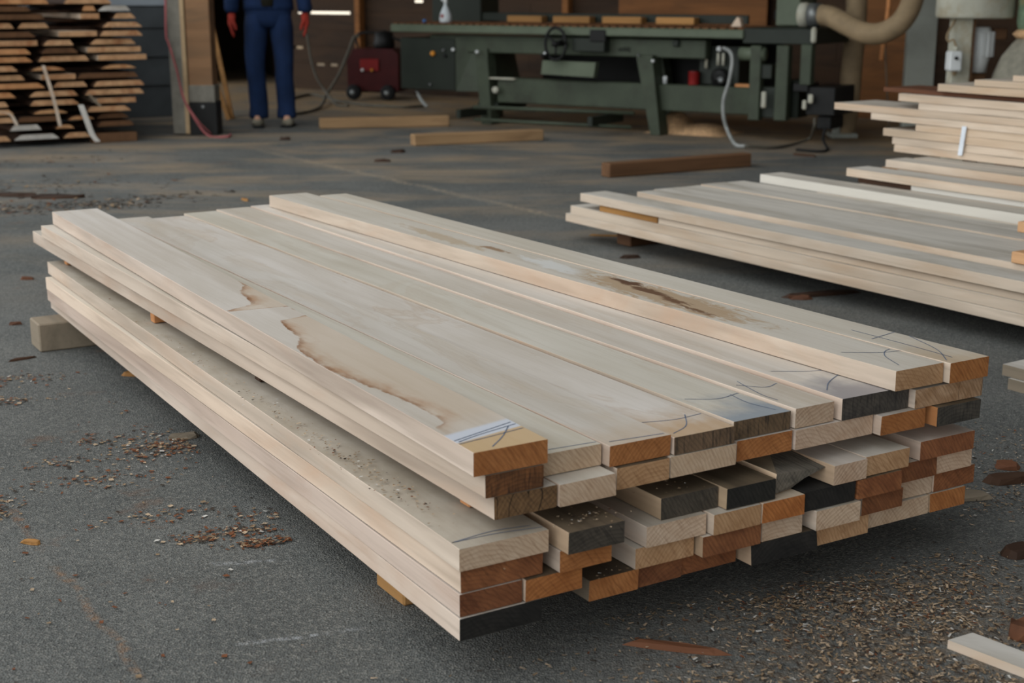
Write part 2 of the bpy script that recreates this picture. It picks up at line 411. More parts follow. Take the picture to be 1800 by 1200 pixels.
XG = [[(-.06, .1), (-.1, .35), (-.14, .75)], [(-.22, .1), (-.18, .5), (-.17, .9)]]
BOARDS = [
 ('A', 7, 0, .137, 0, .039, .186, -2.846, 'side', 'e_orange', 'top_tide', 0, 'top plank with a long brown tide-mark stain, left edge of the front stack', dict(marks_=X1, t=.040)),
 ('H1', 7, .913, 1.040, -.005, .772, .912, -2.816, 'side', 'e_tan', 'top_blotch', 0, 'raised top plank with dark brown blotches on its face, front stack right side', dict(marks_=XH1)),
 ('H2', 7, 1.0435, 1.151, .008, .922, 1.02, -2.72, 'side', 'e_orange', 'top', .001, 'rightmost top plank of the front stack with reddish orange end', dict(marks_=XH2, tan_end=.4)),
 ('B0', 6, .022, .131, -.002, .002, .12, -2.849, 'side', 'e_dark', 'top', -.002, 'pale plank with dark brown streaked end directly under the tide-stained plank', {}),
 ('B', 6, .136, .272, -.045, .122, .246, -2.85, 'side', 'e_pale', 'top', -.002, 'pale-ended plank half hidden by the tide-stained plank, front stack upper face', dict(marks_=XC, marks=.2)),
 ('C', 6, .276, .403, -.026, .250, .357, -2.862, 'side', 'e_orange', 'top', -.002, 'upper-face plank with orange end, second to the right of the tide-stained plank', dict(marks_=[[(-.02, .1), (-.01, .95)]], tan_end=.35, marks=.5)),
 ('D', 6, .408, .541, -.022, .3585, .486, -2.85, 'side', 'e_grey', 'top', -.008, 'upper-face plank with grey-streaked brown end and a crayon cross, middle of front stack', dict(marks_=XD, tan_end=.7, marks=.8)),
 ('E', 6, .549, .682, -.034, .4875, .603, -2.882, 'side', 'e_grey', 'top', -.005, 'upper-face plank with bluish grey end face recessed beside a protruding pale-ended plank', dict(marks_=XE, blue_end=.8, marks=.4)),
 ('F', 6, .690, .785, -.030, .6045, .7245, -2.887, 'side', 'e_pale', 'top', -.0015, 'thick upper-face plank with pale end and crayon arc, left of the slate-ended one', dict(marks_=XF, marks=.3)),
 ('G', 6, .7965, .968, -.022, .7262, .862, -2.877, 'side', 'e_slate', 'top', .003, 'wide plank with dark slate end and bluish face, tucked under the blotched plank', dict(marks_=XG, blue_end=.95, tan_end=.3, marks=.5)),
 ('J', 6, .972, 1.157, -.008, .868, 1.02, -2.8, 'side', 'e_spot', 'top', -.002, 'plank under the rightmost top plank, pale end with black-rotted spots', {}),
 ('K0', 5, .039, .157, -.003, .006, .13, -2.996, 'side', 'e_crack', 'top', 0, 'plank with a deep black crack in its brown end, third layer at left corner', {}),
 ('K1', 5, .160, .271, .001, None, None, -2.85, 'side', 'e_pale', 'top', 0, 'pale block-like plank end right of the cracked plank end', {}),
 ('K2', 5, .286, .396, -.018, None, None, -2.85, 'side', 'e_tan', 'top_dark', 0, 'brown plank end with dark top below the second orange upper plank', {}),
 ('K3', 5, .4, .545, -.020, None, None, -2.85, 'side', 'e_pale', 'top', 0, 'wide pale plank end below the grey-streaked crayon-cross plank', {}),
 ('K4', 5, .555, .684, -.030, None, None, -2.85, 'side', 'e_orange', 'top', 0, 'orange plank end with a round knot at its left, third layer', {}),
 ('K5', 5, .689, .882, -.026, None, None, -2.85, 'side', 'e_pale', 'top', 0, 'widest pale plank end in the third layer, below the slate-ended plank', {}),
 ('K6', 5, .886, 1.003, -.008, None, None, -2.85, 'side', 'e_orange', 'top', 0, 'tan-orange plank end below the blotched top plank, third layer', {}),
 ('K7', 5, 1.02, 1.140, .006, None, None, -2.8, 'sticker', 'e_slate', 'top_dark', 0, 'blackish plank end with orange left side at the right edge, third layer', dict(blue_end=.5)),
 ('M0', 4, -.030, .136, .006, 0.0, .137, -2.791, 'side', 'e_pale', 'top_dusty', 0, 'wide dusty plank with pale end exposed on the lower left step of the stack', dict(marks_=[[(-.03, .02), (-.028, .5), (-.014, .98)], [(-.03, .02), (-.04, .5), (-.03, .9)]])),
 ('M1', 4, .155, .265, .036, None, None, -2.8, 'side_tan', 'e_char', 'top_dark', 0, 'protruding plank with charcoal-grey end beside the dusty wide plank', {}),
 ('M3', 4, .377, .503, -.014, None, None, -2.8, 'side_tan', 'e_char', 'top_dark', 0, 'dark plank with black scuffed end and tan side, centre of the stack front', {}),
 ('M4', 4, .506, .618, .006, None, None, -2.8, 'side_tan', 'e_black', 'top_dark', 0, 'dark-ended plank with narrow tan left side, left of the ragged grey end', {}),
 ('M6', 4, .755, .838, .010, None, None, -2.8, 'side_tan', 'e_pale', 'top', 0, 'pale plank end just right of the ragged chainsawn grey end', {}),
 ('M7', 4, .842, .957, .002, None, None, -2.8, 'side', 'e_tan', 'top', 0, 'thick cream plank end protruding in the fourth layer at right', {}),
 ('M8', 4, .999, 1.149, -.012, None, None, -2.8, 'side', 'e_red', 'top', 0, 'broad rust-brown plank end at the right edge, fourth layer', dict(tint=(1.15, 1.1, 1.1))),
 ('N0', 3, -.024, .130, -.002, -.02, .14, -2.743, 'side', 'e_red', 'top', 0, 'leftmost plank of the fifth layer with smooth rust-orange end', dict(tint=(1.1, 1.05, 1))),
 ('N1', 3, .154, .257, .012, None, None, -2.8, 'side', 'e_orange', 'top', 0, 'orange plank end under the protruding charcoal-ended plank', {}),
 ('N2', 3, .339, .468, -.002, None, None, -2.8, 'side', 'e_pale', 'top_dusty', 0, 'whitish wide plank end under the black scuffed plank', dict(tint=(1.05, 1.05, 1.06))),
 ('N3', 3, .474, .581, .012, None, None, -2.8, 'side', 'e_tan', 'top', 0, 'cream plank end with a curved hairline crack, fifth layer centre', {}),
 ('N4', 3, .585, .684, .011, None, None, -2.8, 'side', 'e_orange', 'top', 0, 'bright orange plank end below the ragged grey end', dict(tint=(1.05, .95, .85))),
 ('N5', 3, .690, .815, .006, None, None, -2.8, 'e_black', 'e_black', 'e_black', 0, 'jet black painted plank end in the fifth layer', {}),
 ('N6', 3, .820, .935, .008, None, None, -2.8, 'e_red', 'e_red', 'top_dark', 0, 'rust-orange plank end immediately right of the jet black one', dict(tint=(1.15, 1.1, 1.05))),
 ('N7', 3, .939, 1.055, -.016, None, None, -2.8, 'side', 'e_red', 'top', 0, 'shaded red-brown plank end below the broad rust-brown one', {}),
 ('N8', 3, 1.058, 1.157, -.02, None, None, -2.8, 'side', 'e_pale', 'top', 0, 'pale plank end at the right edge, fifth layer', {}),
 ('O0', 2, -.027, .089, .0, -.015, .082, -2.762, 'side', 'e_red', 'top', 0, 'dark rust plank end at the left corner, sixth layer', dict(tint=(.85, .8, .8))),
 ('O1', 2, .093, .204, .004, None, None, -2.8, 'side', 'e_orange', 'top_dark', 0, 'orange plank end with a short vertical crack, sixth layer near left corner', dict(tint=(.95, .9, .85))),
 ('O2', 2, .324, .450, -.012, None, None, -2.8, 'side', 'e_tan', 'top', 0, 'tan plank end with wood-coloured left side under the whitish wide end', {}),
 ('O3', 2, .456, .588, .006, None, None, -2.8, 'side_tan', 'e_red', 'top', 0, 'deep rust plank end under the hairline-cracked cream end', {}),
 ('O4', 2, .594, .690, .002, None, None, -2.8, 'side', 'e_pale', 'top', 0, 'thin pale plank end under the bright orange end', {}),
 ('O5', 2, .715, .825, .012, None, None, -2.8, 'side', 'e_pale', 'top_dusty', 0, 'whitish plank end under the jet black end, with splayed left side', dict(tint=(1.03, 1.03, 1.02))),
 ('O6', 2, .842, .950, -.002, None, None, -2.8, 'side', 'e_red', 'top', 0, 'rust plank end under the rust-orange end, sixth layer', {}),
 ('O7', 2, .955, 1.056, -.028, None, None, -2.8, 'side', 'e_pale', 'top', 0, 'pale plank end second from the right, sixth layer', {}),
 ('O8', 2, 1.059, 1.177, -.026, None, None, -2.8, 'side', 'e_red', 'top', 0, 'red-brown plank end with a diagonal scar at the right edge, sixth layer', dict(tint=(1.1, 1.05, 1.0))),
 ('Q0', 1, -.029, .125, .003, .007, .14, -2.82, 'side', 'e_black', 'top', 0, 'black-painted plank end at the lowest front corner', {}),
 ('Q1', 1, .232, .335, -.017, None, None, -2.8, 'bearer', 'e_orange', 'top_dark', 0, 'light orange plank end with bark-grey left side, bottom layer', {}),
 ('Q2', 1, .338, .432, -.022, None, None, -2.8, 'side', 'e_red', 'top', 0, 'mottled rust plank end right of the bark-sided one, bottom layer', {}),
 ('Q3', 1, .436, .560, -.027, None, None, -2.8, 'side', 'e_red', 'top', 0, 'rust plank end recessed beside the black ragged bottom plank', dict(tint=(1.05, 1, .95))),
 ('Q4', 1, .570, .728, .004, None, None, -2.8, 'side_tan', 'e_black', 'top_dark', 0, 'black ragged plank end with tan left side, bottom layer centre', dict(jag=.02)),
 ('Q5', 1, .734, .867, -.006, None, None, -2.8, 'side', 'e_tan', 'top', 0, 'pinkish tan plank end right of the black ragged bottom plank', {}),
 ('Q6', 1, .871, 1.045, -.022, None, None, -2.8, 'side', 'e_pale', 'top', 0, 'widest pale plank end in the bottom layer', {}),
 ('Q7', 1, 1.049, 1.148, -.022, None, None, -2.8, 'side_tan', 'e_orange', 'top', 0, 'orange-brown plank end at the right corner of the bottom layer', {}),
]
for i, (key, lay, n0, n1, un, f0, f1, uf, side, end, top, dz, label, op) in enumerate(BOARDS):
    if f0 is None: f0, f1 = farv(n0), farv(n1)-.002
    t = op.get('t',   .0384 if lay < 6 else .0395)+dz; zt = ZT[lay]
    mb = board_mesh(un-uf, 0, n1-n0, f0-n0, f1-n0, t, i+3, jag=op.get('jag', .003), marks=op.get('marks_', ()))
    tint = op.get('tint', None)
    if tint is None:
        g = R.uniform(.9, 1.03); tint = (g, g*R.uniform(.975, 1.0), g*R.uniform(.95, 1.0))
    put_board('timber_plank', label, 'plank', 'planks of the front stack', W(un, n0, zt-.04+(.0038 if key in ('H1', 'H2') else 0)), RZ, mb, (side, end, top), tint, **{k_: v_ for k_, v_ in op.items() if k_ in ('blue_end', 'tan_end', 'marks')})
# the plank with a ragged chainsawn end (undercut, pointed to the right)
mb = MB(); L = 2.8; zt = .0395
fv0, fv1 = farv(.632)-.632, farv(.752)-.632-.004
vs = [(.0, 0, zt), (-.09, .062, zt), (-.004, .122, .031), (-.018, .10, .018), (-.012, .045, 0), (-.004, 0, 0),      # sawn face
      (-.10, .116, zt), (-L, fv1, zt), (-L, fv0, zt), (-L, fv1, 0), (-L, fv0, 0), (-.12, .116, 0)]
fs = [(0, 2, 1), (0, 5, 4, 3, 2), (0, 1, 6, 7, 8), (1, 2, 6), (0, 8, 10, 5), (7, 9, 10, 8), (5, 10, 9, 11, 4), (6, 2, 11, 9, 7), (2, 3, 11), (3, 4, 11)]
mb.add(vs, fs, [1, 1, 2, 1, 0, 1, 0, 0, 1, 1])
put_board('timber_plank', 'ragged chainsawn grey plank end, pointed and undercut, fourth layer of front stack', 'plank', 'planks of the front stack', W(-.008, .632, .21), RZ, mb, ('side_tan', 'e_char', 'top_dark'), (2.1, 2.2, 2.3))
# stickers between the fourth and third layers, seen at the left edge
for k, (px, py, lab, mat, v1) in enumerate([(118, 466, 'small orange sticker block at the far left corner between plank layers', 'sticker', 1.0), (272, 568, 'orange sticker block second from the far end, in the long dark gap', 'sticker', 1.03),
                               (458, 672, 'dark brown bark-covered sticker in the middle of the long gap', 'bark', 1.06), (826, 893, 'small tan sticker end near the front corner under the cracked plank', 'sticker', 1.1)]):
    u, v = UV(at(px, py, .2515)); w = .032
    mb = MB().box(((0), (v1-v)/2, .0143), (w, v1-v, .0285), m=0, bev=.002)
    o = mb.build('sticker', mat, None, W(u-.02, v, .2503), RZ); o.color = (1, 1, 1, 1); tag(o, lab, 'spacer stick', 'stickers in the front stack')
# bearers under the front stack
for k, (u0, u1, v0, v1, mat, lab) in enumerate([(-2.72, -2.60, -.085, 1.0, 'bearer', 'weathered grey timber bearer sticking out under the far left of the front stack'),
                                                (-.452, -.337, .04, 1.08, 'bearer_tan', 'tan timber bearer under the near left corner of the front stack')]):
    mb = MB().box(((u0+u1)/2, (v0+v1)/2, .0447), (u1-u0, v1-v0, .0894), bev=.004)
    o = mb.build('timber_bearer', mat, None, W(0, 0, 0), RZ); o.color = (1, 1, 1, 1); tag(o, lab, 'timber block', 'bearers under the front stack')

# ------------------------------------------------------------------ second pile, to the right
YP = math.radians(33); D2 = Vector((math.sin(YP), -math.cos(YP), 0)); E2 = Vector((math.cos(YP), math.sin(YP), 0)); RP = math.atan2(D2.y, D2.x)
OP = at(1020, 339, .222); OP.z = 0
def P2(x, v, z): return OP+D2*x+E2*v+Vector((0, 0, z))
def uvp(p): d = p-OP; return d.dot(D2), d.dot(E2)
NP = [0]
def tip_x(px, v, z):
    """distance along the pile at which a board standing at v, z shows its tip in this column"""
    a, b = -1.5, 3.0
    for _ in range(40):
        m_ = (a+b)/2; d = P2(m_, v, z)-Vector((0, 0, H)); depth = d.y*math.cos(PITCH)-d.z*math.sin(PITCH)
        if 900+F*d.x/depth < px: a = m_
        else: b = m_
    return a
def pile_board(x0, x1, v0, v1, z0, z1, mats, label, group, tint=None, wob=.003, blue=0.0):
    NP[0] += 1; L = x1-x0
    mb = board_mesh(L, 0, v1-v0, 0, v1-v0, z1-z0, 100+NP[0], jag=.004, wob=wob)
    g = R.uniform(.93, 1.04)
    return put_board('rough_board', label, 'board', group, P2(x1, v0, z0), RP, mb, mats, tint or (g, g*.99, g*.97))
ps, pe, pt = 'pile_side', 'e_tan', 'pile_top'
G2 = 'boards of the right-hand pile'
xa = uvp(at(1024, 384, .085))[0]
pile_board(xa, 3.1, .0, .16, .082, .118, (ps, 'rust_side', pt), 'lowest board of the right-hand pile with rusty bark on its far tip', G2)
pile_board(xa+.03, 3.1, .005, .15, .1185, .156, (ps, pe, pt), 'second lowest board of the right-hand pile, pale front edge', G2)
xr = tip_x(1054, .012, .185)
pile_board(xr, xr+.40, .012, .15, .1565, .185, ('amber', 'amber', pt), 'short amber bark-edged piece under the front top board of the right-hand pile', G2)
pile_board(xr+.405, 3.1, .016, .15, .1565, .185, (ps, pe, pt), 'recessed board continuing behind the short amber piece, right-hand pile', G2)
pile_board(0, 3.1, 0, .14, .1855, .222, (ps, pe, pt), 'front top board of the right-hand pile, furthest reaching left tip', G2)
for k, (px, py, v0, v1, z, lab) in enumerate([
     (1120, 335, .165, .287, .238, 'second top board from the front in the right-hand pile, raised over a dark gap'),
     (1150, 330, .290, .422, .235, 'third top board from the front in the right-hand pile'),
     (1190, 326, .425, .556, .233, 'fourth top board from the front in the right-hand pile'),
     (1232, 322, .560, .702, .238, 'fifth top board from the front in the right-hand pile, light edged'),
     (1275, 318, .706, .820, .236, 'flat grey top board just before the raised white-edged board')]):
    pile_board(tip_x(px, v0, z), 3.2, v0, v1, .1965, z, (ps, pe, pt), lab, G2)
pile_board(.62, 3.3, .825, .985, .1965, .236, (ps, pe, pt), 'board carrying the raised white-edged board, right-hand pile', G2)
pile_board(.72, 3.3, .99, 1.345, .1965, .236, (ps, pe, pt), 'wide board carrying the bark-edged slab, right-hand pile', G2)
pile_board(tip_x(1336, .828, .276), 3.3, .828, .965, .2365, .276, ('white_side', pe, pt), 'raised board with bright whitish front edge, right-hand pile', G2, (.92, .9, .86))
x = tip_x(1505, .975, .276)
pile_board(x+.02, 3.3, .972, 1.345, .2365, .276, (ps, pe, pt), 'low board under the dark bark-edged slab, right-hand pile', G2)
pile_board(x, x+.30, .985, 1.1, .2765, .300, ('bark', 'bark', pt), 'short dark bark-edged slab below the long overhanging board, right-hand pile', G2)
pile_board(x+.305, 3.3, .98, 1.1, .2765, .300, ('white_side', pe, pt), 'white-edged board in line behind the short bark-edged slab', G2)
pile_board(tip_x(1488, .966, .336), 3.4, .966, 1.1, .3005, .336, (ps, pe, pt), 'long overhanging board lying on the bark-edged slab, right-hand pile', G2)
x = tip_x(1558, 1.36, .336)
pile_board(x+.1, 3.4, 1.108, 1.345, .2765, .300, ('amber', pe, pt), 'grey-topped board with amber edge just behind the overhanging board', G2)
pile_board(x-.02, 3.4, 1.355, 1.51, .1965, .2995, ('amber', pe, pt), 'thick amber-edged board low under the pale board before the bundle', G2)
pile_board(x, 3.4, 1.357, 1.495, .30, .336, (ps, pe, pt), 'pale board in front of the strapped bundle, second behind the overhanging one', G2)
pile_board(x+.03, 3.4, 1.512, 1.615, .1965, .335, (ps, pe, pt), 'grey-topped thick board right against the strapped bundle', G2)
# bearers and inner packing timbers
u0, v0 = uvp(at(1108, 434, 0))
mb = MB().box((0, (1.75-v0)/2, .0405), (.10, 1.75-v0, .081), bev=.004)
o = mb.build('timber_bearer', 'beam_dark', None, P2(u0-.05, v0, 0), RP); o.color = (.8, .75, .75, 1); tag(o, 'brown timber bearer under the left tip of the right-hand pile', 'timber block')
mb = MB().box((0, .86, .0405), (.10, 1.7, .081), bev=.004)
o = mb.build('timber_bearer', 'beam_dark', None, P2(2.6, .04, 0), RP); o.color = (.8, .75, .75, 1); tag(o, 'brown timber bearer under the near part of the right-hand pile', 'timber block')
for x in (.95, 2.2):
    mb = MB().box((0, .71, .0565), (.08, 1.42, .113), bev=.004)
    o = mb.build('packing_timber', 'beam_dark', None, P2(x, .165, .083), RP); o.color = (.8, .75, .75, 1)
    tag(o, 'brown packing timber hidden inside the right-hand pile', 'timber block', 'packing timbers in the right-hand pile')
# two short sticks lying across the pile at the frame edge
for (px, py, z, w, lab) in [(1787, 396, .276, .036, 'orange-ended stick across the right-hand pile, the farther of two at the frame edge'), (1776, 450, .2385, .034, 'orange-ended stick across the right-hand pile, the nearer of two at the frame edge')]:
    u, v = uvp(at(px, py+12, z)); u2 = max(u, .4)
    mb = MB().box((0, .09, .019), (.06, .18, .037), bev=.003)
    o = mb.build('stick', 'pile_end', None, P2(u+.03, v, z+.0006), RP); o.color = (1.1, 1.05, 1, 1); tag(o, lab, 'stick', 'sticks across the right-hand pile')

# strapped bundle at the back of the right-hand pile
q = P2(0, 1.63, 0); GB = 'boards of the strapped bundle'
zb = .3366
BUN = [  # px of left front tip, thickness, length, mats, label, depth offset
 (1572, .034, 3.0, (ps, pe, pt), 'bottom board of the strapped bundle', 0, None),
 (1568, .036, 3.0, (ps, pe, pt), 'second board from the bottom of the strapped bundle, brown recess beside its tip', .006, None),
 (1553, .036, 1.05, (ps, pe, pt), 'short board with slanted right end, third from the bottom of the strapped bundle', 0, None),
 (1610, .034, 2.8, (ps, 'amber', pt), 'fourth board from the bottom of the strapped bundle with split amber tip', 0, None),
 (1531, .032, 3.0, (ps, pe, pt), 'second longest overhanging board of the strapped bundle', 0, None),
 (1467, .034, 3.2, (ps, pe, pt), 'longest overhanging board of the strapped bundle, pale tip far left', 0, None),
 (1615, .032, 2.8, (ps, pe, pt), 'tan board just below the topmost overhang of the strapped bundle', .004, None),
 (1580, .036, 2.9, (ps, pe, pt), 'uppermost clean pale overhanging board of the strapped bundle', 0, None),
 (1553, .022, 2.9, ('rust_side', 'rust_side', 'rust_side'), 'thin rust-coloured bark board near the top of the bundle', .03, None),
 (1648, .034, 1.0, (ps, 'amber', pt), 'rough splintered pale board on the rust-coloured bark board', .0, None),
 (1713, .030, 1.6, (ps, pe, pt), 'second topmost board of the bundle at the right frame edge', .01, None),
 (1781, .026, 1.4, (ps, pe, pt), 'topmost board of the bundle at the right frame edge', .02, None)]
e2 = (D2.x, D2.y)
for (px, th, L, mats, lab, dv, tint) in BUN:
    # slide along the bundle front until the tip stands at this column, at this height
    a, b = -1.0, 3.0
    for _ in range(40):
        m_ = (a+b)/2; p = P2(m_, 1.63+dv, zb+th); d = p-Vector((0, 0, H))
        depth = d.y*math.cos(PITCH)-d.z*math.sin(PITCH); sx = 900+F*d.x/depth
        if sx < px: a = m_
        else: b = m_
    pile_board(a, a+L, 1.63+dv, 1.63+dv+(.30 if th > .03 else .26), zb, zb+th, mats, lab, GB, tint or R.choice([(1.02, .98, .93), (.96, .9, .82), (1.05, 1.03, 1.0), (.9, .83, .74)]), wob=.007)
    zb += th+.0006
zb_top = zb
# packing below the bundle and the white strap
for x in (.95, 2.2):
    mb = MB().box((0, .18, .168), (.09, .34, .335), bev=.004)
    o = mb.build('packing_timber', 'beam_dark', None, P2(x, 1.63, .0006), RP); o.color = (.8, .75, .75, 1)
    tag(o, 'brown packing timber hidden under the strapped bundle', 'timber block', 'packing timbers under the strapped bundle')
pa = on_plane(1688, 273, P2(0, 1.624, 0), e2); pb = on_plane(1696, 222, P2(0, 1.624, 0), e2)
mb = MB(); hw = .012; n_ = E2*-.004
for (p, s_) in ((pa, 1),):
    vs = [pa-D2*hw, pa+D2*hw, pb+D2*hw, pb-D2*hw]; vs += [v+n_ for v in vs]
    mb.add(vs, [(0, 1, 2, 3), (7, 6, 5, 4), (0, 4, 5, 1), (1, 5, 6, 2), (2, 6, 7, 3), (3, 7, 4, 0)])
tag(mb.build('binding_strap', 'strap'), 'white plastic strap down the front of the lumber bundle at right', 'strap')

# board stack and debris at the right frame edge, and loose pieces on the ground
def ground_board(pts, z0, t, name, mats, label, cat, lengthwise=True, group=None, seed=1):
    """slab whose top outline is the given list of ground points"""
    poly = [Vector((p.x, p.y, z0)) for p in pts]; mb = MB(); n = len(poly)
    vs = poly+[p+Vector((0, 0, t)) for p in poly]
    fs = [tuple(range(n-1, -1, -1)), tuple(range(n, 2*n))]+[(k, (k+1) % n, n+(k+1) % n, n+k) for k in range(n)]
    c = sum(poly, Vector())/n
    d = (poly[1]-poly[0]).normalized(); rz = math.atan2(d.y, d.x); Ri = Matrix.Rotation(-rz, 3, 'Z')
    mb.add([Ri @ (v-Vector((c.x, c.y, 0))) for v in vs], fs, [0, 1]+[0]*n)
    o = mb.build(name, mats, None, (c.x, c.y, 0), rz); o.color = (1, 1, 1, 1); return tag(o, label, cat, group)
a = at(1757, 662, .03); dd = Vector((.55, -.83, 0)); pp = Vector((.83, .55, 0))
for k, (z0, off, lab) in enumerate([(.0005, .03, 'lower weathered board of the short pair at the right frame edge'), (.034, 0, 'upper weathered board of the short pair at the right frame edge')]):
    b = a+dd*off+pp*.01*k
    ground_board([b, b+dd*.9, b+dd*.9+pp*.16, b+pp*.16], z0, .032, 'weathered_board', ('bearer', 'pile_top'), lab, 'board', group='weathered boards at the right edge')
p0, p1 = at(1665, 1140, 0), at(1800, 1192, 0); q0, q1 = at(1686, 1121, .018), at(1800, 1160, .018)
dl = (p1-p0).normalized(); wv = Vector((-dl.y, dl.x, 0))
pts = [p0, p0+dl*.42, p0+dl*.42+wv*.055, p0+wv*.058+dl*.012]; OFF0, OFFD, OFFW = p0, dl, wv
ground_board(pts, .0006, .016, 'offcut', ('pile_side', 'pile_top'), 'pale flat offcut lying in shavings at the lower right corner', 'offcut')
for (px, py, L, w, t, ang, mat, lab) in [
    (1184, 1141, .20, .026, .012, -14, 'rust_side', 'long rusty brown bark strip on the asphalt in front of the stack'),
    (1788, 975, .08, .05, .02, 25, 'bark', 'brown bark chunk at the right frame edge below the stack corner'),
    (1799, 1118, .07, .06, .03, 70, 'rust_side', 'rusty bark chunk cut off by the right frame edge by the offcut'),
    (1775, 846, .14, .05, .02, 12, 'bark', 'dark bark piece right of the stack, lower of two'),
    (1770, 822, .07, .05, .015, -25, 'rust_side', 'reddish bark flake right of the stack, upper of two'),
    (1705, 875, .12, .06, .012, 10, 'bearer', 'grey flat chip beside the right corner of the stack'),
    (322, 769, .09, .05, .012, 20, 'bearer', 'grey wood chip by the long left edge of the stack'),
    (232, 660, .07, .03, .012, -10, 'amber', 'pale splinter peeking out from beneath the left edge of the stack'),
    (40, 632, .10, .012, .008, 40, 'bark', 'thin dark twig left of the far bearer'),
    (55, 955, .05, .02, .008, -15, 'amber', 'tan splinter at the left edge on the asphalt'),
    (48, 491, .06, .03, .012, 5, 'rust_side', 'red-brown bark flake near the far left corner of the stack'),
    (28, 570, .05, .025, .01, 15, 'rust_side', 'red-brown bark flake left of the grey bearer'),
    (1445, 519, .35, .05, .015, 18, 'bark', 'dark bark strip on the floor between the two piles'),
    (1405, 525, .10, .05, .012, -5, 'rust_side', 'small brown flake beside the bark strip between the piles'),
    (1108, 453, .10, .05, .015, 20, 'bark', 'dark bark lump near the bearer of the right-hand pile'),
    (1072, 415, .22, .022, .008, -10, 'amber', 'pale lath on the floor by the tip of the right-hand pile'),
    (700, 268, .12, .08, .025, 5, 'bark', 'dark crumb on the far floor below the middle beam'),
    (502, 246, .10, .07, .025, 5, 'bark', 'dark crumb on the far floor in front of the standing person'),
    (672, 284, .12, .06, .02, 5, 'bark', 'dark crumb on the far floor nearer than the middle beam'),
    (100, 348, .35, .10, .02, 6, 'bark', 'bark shred on the floor behind the far left corner, larger one'),
    (28, 345, .30, .08, .02, -6, 'bark', 'bark shred on the floor at the far left frame edge'),
    (1413, 274, .22, .05, .015, -40, 'bark', 'dark sliver on the floor in front of the machine hoses'),
    (430, 352, .10, .03, .012, -60, 'amber', 'pale splinter standing behind the far edge of the front stack')]:
    p = at(px, py, 0); r = random.Random(px*7+py); n = 9; rr = math.radians(ang); vs = []
    for zf, sc in ((0, 1), (1, .82)):
        for k in range(n):
            a_ = 2*math.pi*k/n; f = (r.uniform(.75, 1.05))*sc; sq = .8
            x = math.copysign(abs(math.cos(a_))**sq, math.cos(a_))*L/2*f; y = math.copysign(abs(math.sin(a_))**sq, math.sin(a_))*w/2*f
            vs.append((x, y, zf*t*r.uniform(.6, 1)))
    fs = [tuple(range(n-1, -1, -1)), tuple(range(n, 2*n))]+[(k, (k+1) % n, n+(k+1) % n, n+k) for k in range(n)]
    nm = {'bark': 'bark_piece', 'rust_side': 'bark_piece', 'bearer': 'wood_chip', 'amber': 'splinter'}[mat]
    o = MB().add(vs, fs).build(nm, mat, None, (p.x, p.y, .0006), rr); o.color = (1, 1, 1, 1); tag(o, lab, nm.replace('_', ' '), 'loose bark and chips on the ground')

# shavings: uncountable
def flakes(name, spots, mats, weights, label, cat, lo=.004, hi=.014, thin=.3):
    mb = MB(); r = random.Random(len(name)*31+len(spots))
    for (c, su, sv, rot, cnt, z) in spots:
        cr, sr = math.cos(rot), math.sin(rot)
        for _ in range(cnt):
            a, b = r.gauss(0, su), r.gauss(0, sv)
            x, y = c.x+a*cr-b*sr, c.y+a*sr+b*cr
            if z < .01:
                u_, v_ = UV(Vector((x, y, 0)))
                if -2.85 < u_ < -.1 and .02 < v_ < 1.1: continue
                w_ = (Vector((x, y, 0))-OFF0).dot(OFFD), (Vector((x, y, 0))-OFF0).dot(OFFW)
                if -.02 < w_[0] < .46 and -.02 < w_[1] < .08: continue
            L = r.uniform(lo, hi); w = L*r.uniform(.15, .6)*thin/.3; th = r.uniform(0, 6.283); tl = r.uniform(-.5, .5)
            dx, dy = math.cos(th)*L/2, math.sin(th)*L/2; nx, ny = -math.sin(th)*w/2, math.cos(th)*w/2
            zz = z+.0012+r.random()*.003; hgt = abs(tl)*L*.5
            mb.add([(x-dx-nx, y-dy-ny, zz), (x+dx-nx, y+dy-ny, zz+hgt), (x+dx+nx, y+dy+ny, zz+hgt*.8), (x-dx+nx, y-dy+ny, zz+.001)], [(0, 1, 2, 3)], r.choices(range(len(mats)), weights)[0])
    return tag(mb.build(name, mats, fix=False), label, cat, None, 'stuff')
FM = ['f_pale', 'f_tan', 'f_red', 'f_dark', 'f_white']
for k, c in zip(FM, ((172, 150, 124), (136, 114, 88), (112, 68, 42), (60, 50, 42), (190, 186, 178))): M[k] = plain(k.replace('f_', 'shaving_'), c, .9, 0, .1, 60)
flakes('wood_shavings', [(at(1480, 1070), .16, .06, .5, 1300, 0), (at(1640, 1100), .16, .07, .5, 1900, 0), (at(1400, 1050), .10, .03, .4, 400, 0), (at(1650, 1020), .10, .05, .6, 600, 0),
    (at(1760, 1190), .15, .05, .4, 900, 0), (at(1560, 1190), .2, .05, .2, 900, 0), (at(1330, 1180), .14, .04, .2, 300, 0), (at(1120, 1080), .12, .04, .2, 120, 0), (at(1300, 1110), .3, .1, .3, 260, 0),
    (at(1770, 800), .14, .10, .6, 380, 0), (at(1775, 880), .10, .05, .6, 300, 0)], FM, (3, 5, .8, 3.2, .5), 'loose wood shavings strewn over the asphalt at the lower right', 'shavings', .003, .012, .22)
